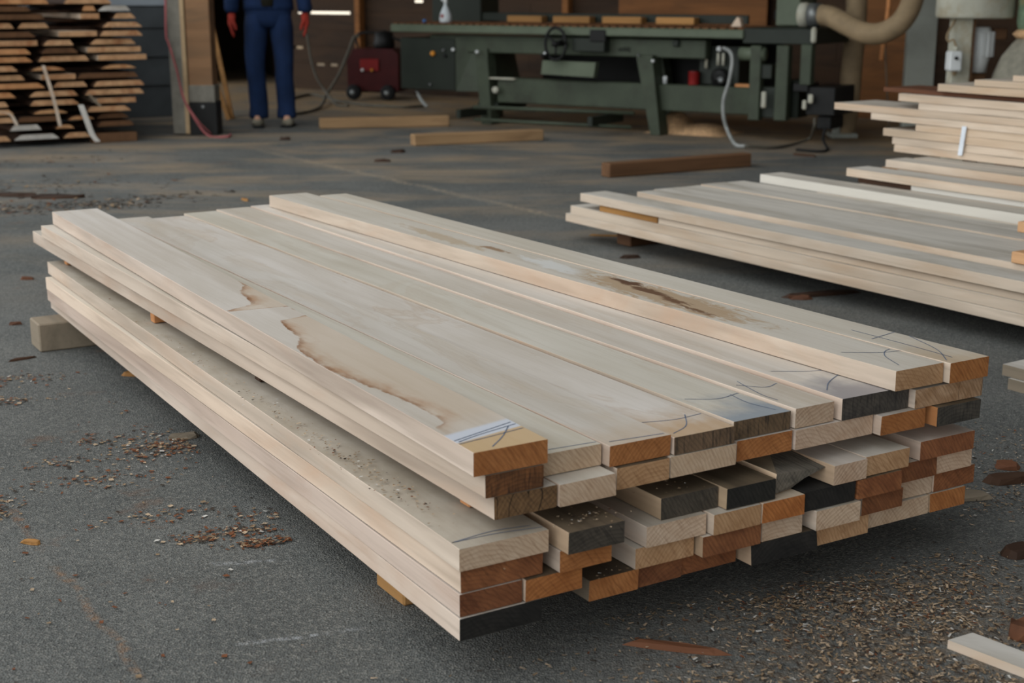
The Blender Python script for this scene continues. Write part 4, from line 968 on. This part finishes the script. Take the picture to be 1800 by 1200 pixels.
# outlet elbow with flange
s, z = mp(1412, 26, .2)
MB().lathe([(0, 0), (.085, 0), (.09, .04), (.085, .06), (.07, .07), (0, .07)], 22, (s-.02, .2, z), ax='x').build('outlet_flange', 'cream', mac)
MB().lathe([(0, .0), (.085, 0), (.085, .08), (.0, .08)], 22, (s+.052, .2, z), ax='x').build('outlet_clamp', 'steel', mac)
# wooden blocks on the table in front of the fence
for i, (a, b, dk) in enumerate([(890, 950, .75), (970, 1034, .85), (1056, 1124, 1), (1150, 1217, 1.1)]):
    s_a, s_b = S(a, .6), S(b, .6)
    o = MB().box(((s_a+s_b)/2, .66, .8205+.028), (s_b-s_a, .10, .055), bev=.004).build('wood_block', 'bearer_tan', None, QM, RM); o.color = (dk, dk*.98, dk*.95, 1)
    tag(o, ['leftmost wooden block by the fence of the green machine, darkest', 'second wooden block from the left by the green machine fence', 'third wooden block from the left by the green machine fence', 'rightmost wooden block by the green machine fence, palest'][i], 'wood block', 'wooden blocks on the machine table')
# spray bottle, small blue cap, can, cup, offcut
def local(s, d, z): return QM+EM*s+NM*d+Vector((0, 0, z))
s = S(784, .2)
bt = thing('spray_bottle', 'white spray bottle standing on the left end of the green machine', 'bottle', local(s, .2, .8205), RM)
MB().lathe([(0, 0), (.048, 0), (.052, .02), (.05, .06), (.035, .10), (.014, .145), (.013, .16), (0, .16)], 18).build('bottle_body', 'bottle', bt)
MB().lathe([(0, .16), (.018, .16), (.018, .18), (0, .18)], 12).box((-.012, 0, .192), (.06, .022, .024), bev=.004).build('spray_head', 'white', bt)
MB().box((0, -.0515, .055), (.03, .003, .03)).build('label_mark', 'pvc', bt)
s = S(747, .2); tag(MB().lathe([(0, 0), (.016, 0), (.014, .022), (0, .024)], 12).build('bottle_cap', 'blue', None, local(s, .2, .8205)), 'small blue cap on the far left of the machine table', 'cap')
s = S(1291, .3); o = MB().prism([(-.04, 0, 0), (.045, 0, 0), (.02, .02, .06), (.0, .02, .07)], (0, 0, 0), (0, .06, 0)).build('offcut', 'pile_side', None, local(s, .3, .8207), RM); o.color = (1.1, 1.05, 1, 1); tag(o, 'pale wedge offcut at the right end of the machine table', 'offcut')
zl = .386
s = S(1219, .1); cn = thing('oil_can', 'small red can standing on the lower beam of the green machine', 'can', local(s, .12, zl), RM)
MB().lathe([(0, 0), (.043, 0), (.044, .01), (.042, .05), (.044, .055), (.042, .095), (.044, .10), (0, .1)], 18).build('can_body', 'red', cn)
MB().lathe([(0, .1), (.03, .1), (.028, .106), (0, .106)], 16).build('can_lid', 'maroon', cn)
s = S(1169, .1); tag(MB().lathe([(0, 0), (.017, 0), (.019, .05), (.014, .06), (0, .06)], 14).build('cup', 'white', None, local(s, .11, zl)), 'little white cup on the lower beam of the green machine', 'cup')
s = S(1306, .0); o = MB().box((0, 0, .012), (.13, .08, .022), bev=.003).build('offcut', 'sticker', None, local(s-.02, .1, zl), RM); o.color = (1, 1, 1, 1); tag(o, 'orange offcut on the right end of the lower beam', 'offcut')
# pale hose hanging from the machine and cables on the floor
def pf(px, py, d): q = QM+NM*d; return on_plane(px, py, q, (EM.x, EM.y))
P = smooth_path([pf(1272, 84, .05), pf(1284, 92, -.03), pf(1287, 110, -.06), pf(1281, 145, -.08), pf(1272, 175, -.1), pf(1272, 205, -.12), pf(1280, 232, -.12), at(1293, 254, .02), at(1310, 257, .018)], 7)
tag(MB().tube(P, .014, 8).build('hose', 'hose_grey'), 'pale grey hose hanging from under the green machine to the floor', 'hose')
P = smooth_path([pf(1432, 208, -.03), pf(1431, 224, -.05), at(1420, 245, .012), at(1370, 258, .012), at(1310, 257, .03)], 7)
tag(MB().tube(P, .011, 8).build('hose', 'hose_dim'), 'brownish cable curving on the floor right of the green machine', 'hose')
P = smooth_path([pf(1450, 226, -.03), pf(1447, 245, -.08), at(1454, 262, .011), at(1440, 266, .011), at(1400, 263, .011)], 7)
tag(MB().tube(P, .010, 8).build('cable', 'rubber'), 'black cable hooked on the floor below the motor box', 'cable')
P = smooth_path([pf(733, 160, .1), pf(740, 175, .0), pf(750, 187, -.05)], 6)
tag(MB().tube(P, .014, 8).build('hose', 'hose_grey'), 'short pale hose dangling below the control cabinet', 'hose')
# sawdust heap below the machine
mb = MB(); n, m_ = 26, 12; sa, sb = S(1156, .35), S(1292, .35); vs = []; fs = []
prof = {0: 0, .1: .05, .22: .16, .30: .15, .42: .065, .55: .07, .7: .075, .82: .06, .92: .02, 1: 0}
ks = sorted(prof)
def hp(x):
    for i in range(len(ks)-1):
        if ks[i] <= x <= ks[i+1]:
            f = (x-ks[i])/(ks[i+1]-ks[i]); f = f*f*(3-2*f); return prof[ks[i]]*(1-f)+prof[ks[i+1]]*f
    return 0
for i in range(n+1):
    for j in range(m_+1):
        x, y = i/n, j/m_; f = max(0, 1-(2*y-1)**2)
        h = hp(x)*f+.008*noise.noise((x*9, y*6, 2))*f*(1 if 0 < i < n else 0)
        vs.append((sa+(sb-sa)*x, .12+.5*y, max(h, 0)+.001))
for i in range(n):
    for j in range(m_): fs.append((i*(m_+1)+j, (i+1)*(m_+1)+j, (i+1)*(m_+1)+j+1, i*(m_+1)+j+1))
tag(mb.add(vs, fs, 0, True).build('sawdust_heap', 'sawdust', None, QM, RM), 'two-humped heap of sawdust under the green machine', 'sawdust', None, 'stuff')

# flexible extraction hoses
P = smooth_path([pf(1441, 26, .2), pf(1462, 30, .14), pf(1490, 44, .05), pf(1520, 58, .0), pf(1550, 58, -.02), pf(1580, 42, .0), pf(1600, 12, .05), pf(1610, -30, .15), pf(1616, -110, .3)], 18)
tag(MB().tube(P, .073, 18, ribs=.035).build('extraction_hose', 'hose'), 'brown ribbed suction hose sagging from the machine outlet', 'hose')
pb = at(1478, 246, 0); yb = pb.y+.25
P = smooth_path([aty(1507, -100, yb+.15), aty(1506, 0, yb+.1), aty(1503, 60, yb+.08), aty(1497, 120, yb+.04), aty(1493, 170, yb), aty(1488, 210, yb-.02), aty(1480, 240, yb-.06)], 16)
vh = thing('extraction_hose', 'vertical brown ribbed suction hose dropping to a floor pan', 'hose', (P[-1].x, P[-1].y, 0))
loc = Vector((P[-1].x, P[-1].y, 0))
MB().tube([p-loc for p in P], .078, 18, ribs=.035).build('flexible_tube', 'hose', vh)
MB().box((0, 0, .02), (.20, .2, .036), bev=.008).box((-.06, -.06, .09), (.06, .03, .12), bev=.01).build('floor_pan', 'grey_paint', vh)

# grey steel column, hanging stick
pc = Vector((0, 10.3, 0))
x_a, x_b = aty(1592, 100, pc.y+.3).x, aty(1641, 100, pc.y+.3).x
tag(MB().box((0, 0, 2.1), (x_b-x_a, .12, 4.18), bev=.005).build('steel_column', 'grey_paint', None, ((x_a+x_b)/2, pc.y+.3, .0005), -.1), 'flat grey steel column between the suction hose and the dust collector', 'column')
yk = pb.y+.0
mb = MB(); P = [aty(1566, -40, yk), aty(1561, 20, yk), aty(1555, 60, yk), aty(1549, 106, yk)]
mb.tube(smooth_path(P, 4), [.017]*13, 8); o = mb.build('hanging_stick', 'sticker'); o.color = (1.1, 1.05, 1, 1)
tag(o, 'orange-tipped wooden stick hanging beside the suction hose', 'stick')
tag(MB().tube(smooth_path([aty(1556, 50, yk+.1), aty(1557, 110, yk+.1), at(1563, 235, .01)], 6), .006, 6).build('cable', 'bearer'), 'thin cable dropping to the floor right of the vertical hose', 'cable')

# dust collector
yd = 9.3
xc = aty(1714, 30, yd).x; zd = aty(1714, 33, yd-.27).z; rd = (aty(1782, 20, yd).x-aty(1647, 20, yd).x)/2
dc = thing('dust_collector', 'cream dust collector with big round drum on a post and filter bag', 'dust collector', (xc, yd, 0))
def dx(px): return aty(px, 100, yd).x-xc
def dz(py): return aty(1700, py, yd).z
MB().lathe([(0, zd), (rd*.97, zd), (rd, zd+.015), (rd, zd+.5), (rd*.9, zd+.55), (0, zd+.55)], 36).build('drum', 'cream', dc)
MB().box(((dx(1665)+dx(1698))/2, -.05, (zd)/2+.002), (dx(1698)-dx(1665), .10, zd-.002), bev=.005).build('stand_post', 'cream', dc)
MB().box(((dx(1700)+dx(1703))/2, -.02, zd/2), (.02, .12, zd-.004), bev=.002).build('stand_web', 'beam_dark', dc)
mt = MB()
mt.lathe([(0, dz(128)), (.055, dz(128)), (.06, dz(115)), (.072, dz(100)), (.075, dz(60)), (.06, dz(48)), (0, dz(48))], 24, (dx(1724), .05, 0))
for k in range(9):
    a = math.pi+math.pi*k/8; mt.box((dx(1724)+.078*math.cos(a), .05+.078*math.sin(a), (dz(100)+dz(56))/2), (.03, .007, dz(56)-dz(100)), Matrix.Rotation(a, 4, 'Z'))
mtr = mt.build('motor', 'white', dc)
MB().box((dx(1758), .05, (dz(50)+dz(70))/2), (.08, .08, dz(50)-dz(70)), bev=.008).build('terminal_box', 'beam_dark', mtr)
MB().box((dx(1724), .08, dz(128)/2), (.10, .10, dz(128)-.004), bev=.004).build('motor_leg', 'beam_dark', dc)
zb0, zb1 = dz(122), dz(88)
sw = MB().box(((dx(1650)+dx(1677))/2, -.16, (zb0+zb1)/2), (dx(1670)-dx(1649), .10, zb1-zb0), bev=.008).build('switch_box', 'white', dc)
MB().lathe([(0, 0), (.012, 0), (.01, -.014), (0, -.016)], 12, ((dx(1650)+dx(1677))/2, -.21, (zb0+zb1)/2+.02), ax='y').build('switch_button', 'iron', sw)
cx_ = (dx(1650)+dx(1677))/2+.01
MB().lathe([(0, zb1), (.016, zb1), (.016, zb1+.03), (0, zb1+.03)], 12, (cx_, -.16, 0)).build('cable_gland', 'cream', sw)
MB().tube(smooth_path([(cx_, -.16, zb1+.03), (cx_-.02, -.15, zb1+.07), (cx_-.045, -.14, zb1+.06), (cx_-.05, -.12, zb1+.1), (cx_+.0, -.1, zd-.01)], 6), .007, 6).build('switch_cable', 'hose', sw)
MB().lathe([(0, 0), (.012, 0), (.02, .03), (0, .03)], 10, (cx_, -.16, zb0-.03)).build('cable_gland', 'hose', sw)
# bag hanging at the right: a gathered green sack over a grey filter bag
yb2 = 9.1; xb = aty(1815, 100, yb2).x
bag = thing('filter_bag', 'grey cloth filter bag tied at the neck, at the right frame edge', 'filter bag', (xb, yb2, 0))
def bz(py): return aty(1815, py, yb2).z
def br(px): return xb-aty(px, 100, yb2).x
prof = [(0, .012), (br(1742)*1.05, .012), (br(1743), bz(160)), (br(1750), bz(130)), (br(1762), bz(100)), (br(1778), bz(78)), (br(1788), bz(67)), (0, bz(66))]
mbg = MB(); n = 30; vs = []; fs = []
for i, (r_, z_) in enumerate(prof):
    for k in range(n):
        a = 2*math.pi*k/n; f = 1+.05*noise.noise((math.cos(a)*2.5, math.sin(a)*2.5, z_*6))*(1 if 0 < i < len(prof)-1 else 0)+.025*math.sin(7*a+i)
        vs.append((r_*f*math.cos(a), r_*f*math.sin(a), z_))
for i in range(len(prof)-1): fs += [(i*n+k, i*n+(k+1) % n, (i+1)*n+(k+1) % n, (i+1)*n+k) for k in range(n)]
mbg.add(vs, fs, 0, True).build('bag_cloth', 'bag', bag)
MB().lathe([(0, bz(68)), (br(1786), bz(68)), (br(1778), bz(60)), (br(1786), bz(52)), (0, bz(52))], 24).build('neck_tie', 'sawdust', bag)
MB().lathe([(0, bz(54)), (br(1787), bz(54)), (br(1784), bz(40)), (br(1784), bz(0)), (br(1782), bz(-120)), (0, bz(-120))], 24).build('upper_sack', 'tarp', bag)

# ------------------------------------------------------------------ red compressor with wheels, air hose
pc = at(655, 176); cs = 1/ (F/14.4)
cp = thing('compressor', 'dark red wheeled compressor standing left of the green machine', 'compressor', (pc.x, pc.y, 0), -.25)
def cz(py): return aty(655, py, pc.y).z
wd = aty(703, 120, pc.y).x-aty(608, 120, pc.y).x
zc0, zc1 = cz(160), cz(86)
MB().prism([(-wd/2, 0, zc0), (wd/2, 0, zc0), (wd/2, 0, zc1-.05), (wd/2-.06, 0, zc1), (-wd/2+.07, 0, zc1), (-wd/2, 0, zc1-.12)], (0, .02, 0), (0, .42, 0)).build('housing', 'maroon', cp)
MB().box((-.03, .012, (zc0+zc1)/2+.05), (.20, .014, .12), bev=.004).build('control_panel', 'red', cp)
for k, (x, m_) in enumerate(((-.10, 'white'), (0.0, 'amber_lamp'))): MB().lathe([(0, 0), (.016, 0), (.014, -.014), (0, -.016)], 12, (x, .004, (zc0+zc1)/2), ax='y').build('gauge', m_, cp)
for x in (-wd/2+.08, wd/2-.1):
    w_ = MB().lathe([(0, -.03), (.05, -.03), (.075, -.025), (.078, 0), (.075, .025), (.05, .03), (0, .03)], 20, (x, -.02, .079), ax='y').build('wheel', 'rubber', cp)
    MB().lathe([(0, 0), (.03, 0), (.026, -.012), (0, -.014)], 14, (x, -.05, .079), ax='y').build('wheel_hub', 'steel', w_)
MB().box((0, .22, .09), (wd*.9, .3, zc0-.07), bev=.006).build('chassis', 'iron', cp)
MB().tube(smooth_path([(-wd/2+.06, .2, zc1-.02), (-wd/2+.05, .2, zc1+.13), (-.02, .2, zc1+.15), (wd/2-.02, .2, zc1+.07), (wd/2+.02, .2, zc1-.02)], 7), .014, 8).build('handle', 'iron', cp)
MB().lathe([(0, 0), (.10, 0), (.11, .04), (.09, .16), (0, .18)], 18, (.06, .22, zc1-.002)).build('motor_cover', 'iron', cp)
yh_ = pc.y-.25
P = smooth_path([aty(632, 64, yh_), aty(622, 66, yh_), aty(612, 92, yh_), aty(595, 132, yh_), aty(575, 165, yh_), at(560, 190, .014), at(520, 200, .014), at(500, 198, .014)], 8)
tag(MB().tube(P, .014, 8).build('air_hose', 'hose_dim'), 'air hose arching off the red compressor handle down to the floor', 'hose')
P = smooth_path([aty(540, 60, yh_+.2), aty(546, 100, yh_+.1), aty(556, 135, yh_), aty(572, 160, yh_-.1), at(592, 184, .014), at(612, 186, .014)], 8)
tag(MB().tube(P, .012, 8).build('air_hose', 'hose_dim'), 'air hose hanging beside the gloved hand and crossing near the floor', 'hose')
P = smooth_path([at(508, 174, .013), at(545, 166, .013), at(575, 172, .013), at(620, 182, .013), at(700, 188, .013), at(745, 186, .013)], 8)
tag(MB().tube(P, .013, 8).build('air_hose', 'hose_dim'), 'hose lying along the floor in front of the red compressor', 'hose')

# ------------------------------------------------------------------ the person
def skin_mesh(name, verts, edges, radii, mat, parent, sub=2, root=0):
    me = bpy.data.meshes.new(name); me.from_pydata([tuple(v) for v in verts], edges, [])
    o = bpy.data.objects.new(name, me); C.objects.link(o)
    md = o.modifiers.new('Skin', 'SKIN'); md.use_smooth_shade = True
    for i, r in enumerate(radii):
        sv = me.skin_vertices[0].data[i]; sv.radius = r if isinstance(r, (tuple, list)) else (r, r); sv.use_root = (i == root)
    s_ = o.modifiers.new('Subsurf', 'SUBSURF'); s_.levels = sub; s_.render_levels = sub
    dg = bpy.context.evaluated_depsgraph_get(); me2 = bpy.data.meshes.new_from_object(o.evaluated_get(dg))
    me2.materials.clear(); me2.materials.append(M[mat]); o.modifiers.clear(); o.data = me2; o.parent = parent
    return o
fc = at(479, 222)
per = thing('person', 'person in blue work overalls, olive shirt and orange-red gloves standing in the dark doorway', 'person', (fc.x, fc.y, 0), .12)
g = lambda x, y, z: Vector((x, y, z))
# body: pelvis 0
bv = [g(0, 0, .96), g(0, .01, 1.10), g(0, .0, 1.28), g(0, .01, 1.42), g(0, 0, 1.52), g(0, -.02, 1.60), g(0, -.025, 1.69), g(0, -.01, 1.765),
      g(.10, 0, .90), g(.125, -.01, .52), g(.12, .03, .12), g(.125, -.10, .04),
      g(-.10, 0, .90), g(-.115, -.02, .52), g(-.105, .02, .12), g(-.12, -.11, .04),
      g(.19, .01, 1.41), g(.265, .02, 1.14), g(.295, -.03, .90), g(-.19, .01, 1.41), g(-.265, .02, 1.14), g(-.285, -.03, .90)]
be = [(0, 1), (1, 2), (2, 3), (3, 4), (4, 5), (5, 6), (6, 7), (0, 8), (8, 9), (9, 10), (10, 11), (0, 12), (12, 13), (13, 14), (14, 15), (3, 16), (16, 17), (17, 18), (3, 19), (19, 20), (20, 21)]
br_ = [(.14, .10), (.13, .09), (.15, .10), (.12, .08), (.055, .055), (.07, .085), (.075, .095), (.05, .06), .075, .052, .036, .03, .075, .052, .036, .03, .052, .04, .028, .052, .04, .028]
body = skin_mesh('body', bv, be, br_, 'skin', per)
# trousers, jacket, shirt
def loft(mb, rings, n=22, m=0, fold=.0):
    """rings: (centre, rx, ry); horizontal elliptic rings joined into one smooth sleeve"""
    vs = []; fs = []
    for i, (c, rx, ry) in enumerate(rings):
        for k in range(n):
            a = 2*math.pi*k/n; f = 1+fold*noise.noise((math.cos(a)*1.7+c.x*9, math.sin(a)*1.7, c.z*9))
            vs.append((c.x+rx*f*math.cos(a), c.y+ry*f*math.sin(a), c.z))
    for i in range(len(rings)-1): fs += [(i*n+k, i*n+(k+1) % n, (i+1)*n+(k+1) % n, (i+1)*n+k) for k in range(n)]
    fs += [tuple(range(n-1, -1, -1)), tuple((len(rings)-1)*n+k for k in range(n))]
    return mb.add(vs, fs, m, True)
mb = MB(); F_ = .12
loft(mb, [(g(0, 0, .80), .14, .105), (g(0, 0, .86), .185, .12), (g(0, 0, .93), .19, .125), (g(0, .0, 1.0), .178, .12), (g(0, .005, 1.06), .17, .115)], fold=F_*.4)
for sx in (1, -1):
    ax = (.12, .03) if sx > 0 else (-.105, .02)
    kx = .115*sx
    loft(mb, [(g(sx*.095, 0, .90), .085, .105), (g(sx*.098, 0, .80), .096, .108), (g(sx*.104, -.005, .70), .09, .098), (g(kx, -.015, .58), .08, .086), (g(kx, -.02, .48), .074, .08), (g(kx*.98, -.005, .38), .076, .082), (g(ax[0], ax[1]-.01, .26), .074, .078), (g(ax[0], ax[1]-.005, .16), .074, .078), (g(ax[0], ax[1]-.01, .10), .08, .084), (g(ax[0], ax[1]-.015, .07), .078, .086)], fold=F_)
mb.build('trousers', 'denim', per)
mb = MB()
loft(mb, [(g(0, .01, .93), .205, .135), (g(0, .01, .98), .2, .132), (g(0, .01, 1.08), .19, .125), (g(0, .01, 1.2), .2, .13), (g(0, .01, 1.33), .21, .13), (g(0, .015, 1.43), .19, .11), (g(0, .015, 1.48), .11, .085), (g(0, .01, 1.52), .07, .07)], fold=F_*.5)
for sx in (1, -1):
    wx = .296 if sx > 0 else .287
    loft(mb, [(g(sx*wx, -.03, .915), .048, .052), (g(sx*wx, -.028, .95), .058, .062), (g(sx*.285, -.01, 1.05), .06, .066), (g(sx*.262, .02, 1.16), .066, .07), (g(sx*.238, .02, 1.28), .07, .076), (g(sx*.205, .015, 1.40), .075, .08), (g(sx*.17, .01, 1.47), .06, .07)], fold=F_)
mb.build('jacket', 'denim', per)
MB().lathe([(0, .962), (.06, .962), (.068, 1.1), (.07, 1.3), (.05, 1.46), (0, 1.47)], 18, (0, -.078, 0)).build('shirt', 'shirt', per)
for sx, wr in ((1, g(.297, -.035, .90)), (-1, g(-.288, -.035, .90))):
    hv = [wr+g(0, 0, .03), wr+g(0, -.005, -.03), wr+g(sx*.004, -.012, -.085)]; he = [(0, 1), (1, 2)]; hr = [.04, (.026, .04), (.026, .044)]
    for f, (oy, L) in enumerate(((-.036, .068), (-.012, .078), (.012, .074), (.034, .058))):
        b0 = len(hv); base = hv[2]+g(0, oy, -.018); hv += [base, base+g(sx*-.006, -.006, -L*.5), base+g(sx*-.02, -.01, -L)]
        he += [(2, b0), (b0, b0+1), (b0+1, b0+2)]; hr += [.013, .0115, .0095]
    b0 = len(hv); hv += [hv[1]+g(-sx*.012, -.04, -.025), hv[1]+g(-sx*.03, -.062, -.06), hv[1]+g(-sx*.036, -.07, -.095)]
    he += [(1, b0), (b0, b0+1), (b0+1, b0+2)]; hr += [.016, .0135, .011]
    skin_mesh('glove', hv, he, hr, 'glove', per, 2, 1)
for sx, an, ry in ((1, g(.12, .03, .09), .25), (-1, g(-.105, .02, .09), -.1)):
    sv = [an+g(0, .01, .02), an+g(0, .02, -.045), an+g(sx*.01, -.07, -.048), an+g(sx*.018, -.15, -.052)]
    so = skin_mesh('shoe', sv, [(0, 1), (1, 2), (2, 3)], [(.052, .056), (.048, .044), (.05, .042), (.045, .036)], 'shoe', per, 2, 1)
    MB().box((an.x+sx*.009, an.y-.06, .009), (.095, .27, .017), Matrix.Rotation(-sx*.1, 4, 'Z'), bev=.007).build('sole', 'rubber', so)
# head details (above the frame, seen only if the camera moves)
MB().lathe([(0, -.05), (.05, -.05), (.085, 0), (.09, .05), (.07, .09), (0, .105)], 20, (0, .005, 1.72)).build('hair', 'hair', per)
MB().box((0, -.118, 1.665), (.03, .035, .045), bev=.012).build('nose', 'skin', body)
for sx in (1, -1):
    MB().lathe([(0, -.008), (.011, -.004), (.011, .004), (0, .008)], 10, (sx*.033, -.105, 1.695), ax='y').build('eye', 'white', body)
    MB().box((sx*.088, 0, 1.68), (.02, .045, .065), bev=.009).build('ear', 'skin', body)
MB().box((0, -.105, 1.615), (.05, .012, .012), bev=.004).build('mouth', 'pvc', body)

# ------------------------------------------------------------------ light and camera
w = bpy.data.worlds.new('overcast_sky'); bpy.context.scene.world = w; w.use_nodes = True
nt = w.node_tree; bg = nt.nodes['Background']
tcw = nt.nodes.new('ShaderNodeTexCoord'); dot = nt.nodes.new('ShaderNodeVectorMath'); dot.operation = 'DOT_PRODUCT'
nt.links.new(tcw.outputs['Generated'], dot.inputs[0]); dv = Vector((-.82, -.48, .26)).normalized(); dot.inputs[1].default_value = dv
rp = nt.nodes.new('ShaderNodeValToRGB'); mr = nt.nodes.new('ShaderNodeMapRange')
nt.links.new(dot.outputs['Value'], mr.inputs[0]); mr.inputs[1].default_value = -1; mr.inputs[2].default_value = 1
nt.links.new(mr.outputs[0], rp.inputs[0])
e = rp.color_ramp.elements
e[0].position = .2; e[0].color = (.3, .3, .3, 1); e[1].position = 1.0; e[1].color = (2.35, 2.44, 2.5, 1)
m2 = e.new(.62); m2.color = (.92, .97, 1.0, 1)
d2 = nt.nodes.new('ShaderNodeVectorMath'); d2.operation = 'DOT_PRODUCT'; nt.links.new(tcw.outputs['Generated'], d2.inputs[0]); d2.inputs[1].default_value = Vector((-.15, 1, .0)).normalized()
m3 = nt.nodes.new('ShaderNodeMapRange'); nt.links.new(d2.outputs['Value'], m3.inputs[0]); m3.inputs[1].default_value = .955; m3.inputs[2].default_value = .985; m3.inputs[3].default_value = 0; m3.inputs[4].default_value = 1
mx = nt.nodes.new('ShaderNodeMix'); mx.data_type = 'RGBA'; nt.links.new(m3.outputs[0], mx.inputs[0]); nt.links.new(rp.outputs[0], mx.inputs[6]); mx.inputs[7].default_value = (1.5, 1.35, 1.1, 1)
nt.links.new(mx.outputs[2], bg.inputs['Color']); bg.inputs['Strength'].default_value = 1.0

cam = bpy.data.cameras.new('camera'); cam.lens = 50; cam.sensor_width = 36; cam.clip_end = 200
co = bpy.data.objects.new('camera', cam); C.objects.link(co); co.location = (0, 0, H); co.rotation_euler = (math.pi/2-PITCH, 0, 0)
cam.dof.use_dof = True; cam.dof.focus_distance = 3.0; cam.dof.aperture_fstop = 5.0
sc = bpy.context.scene; sc.camera = co
sc.view_settings.view_transform = 'Standard'; sc.view_settings.look = 'None'; sc.view_settings.gamma = 1.0; sc.view_settings.exposure = 0.0
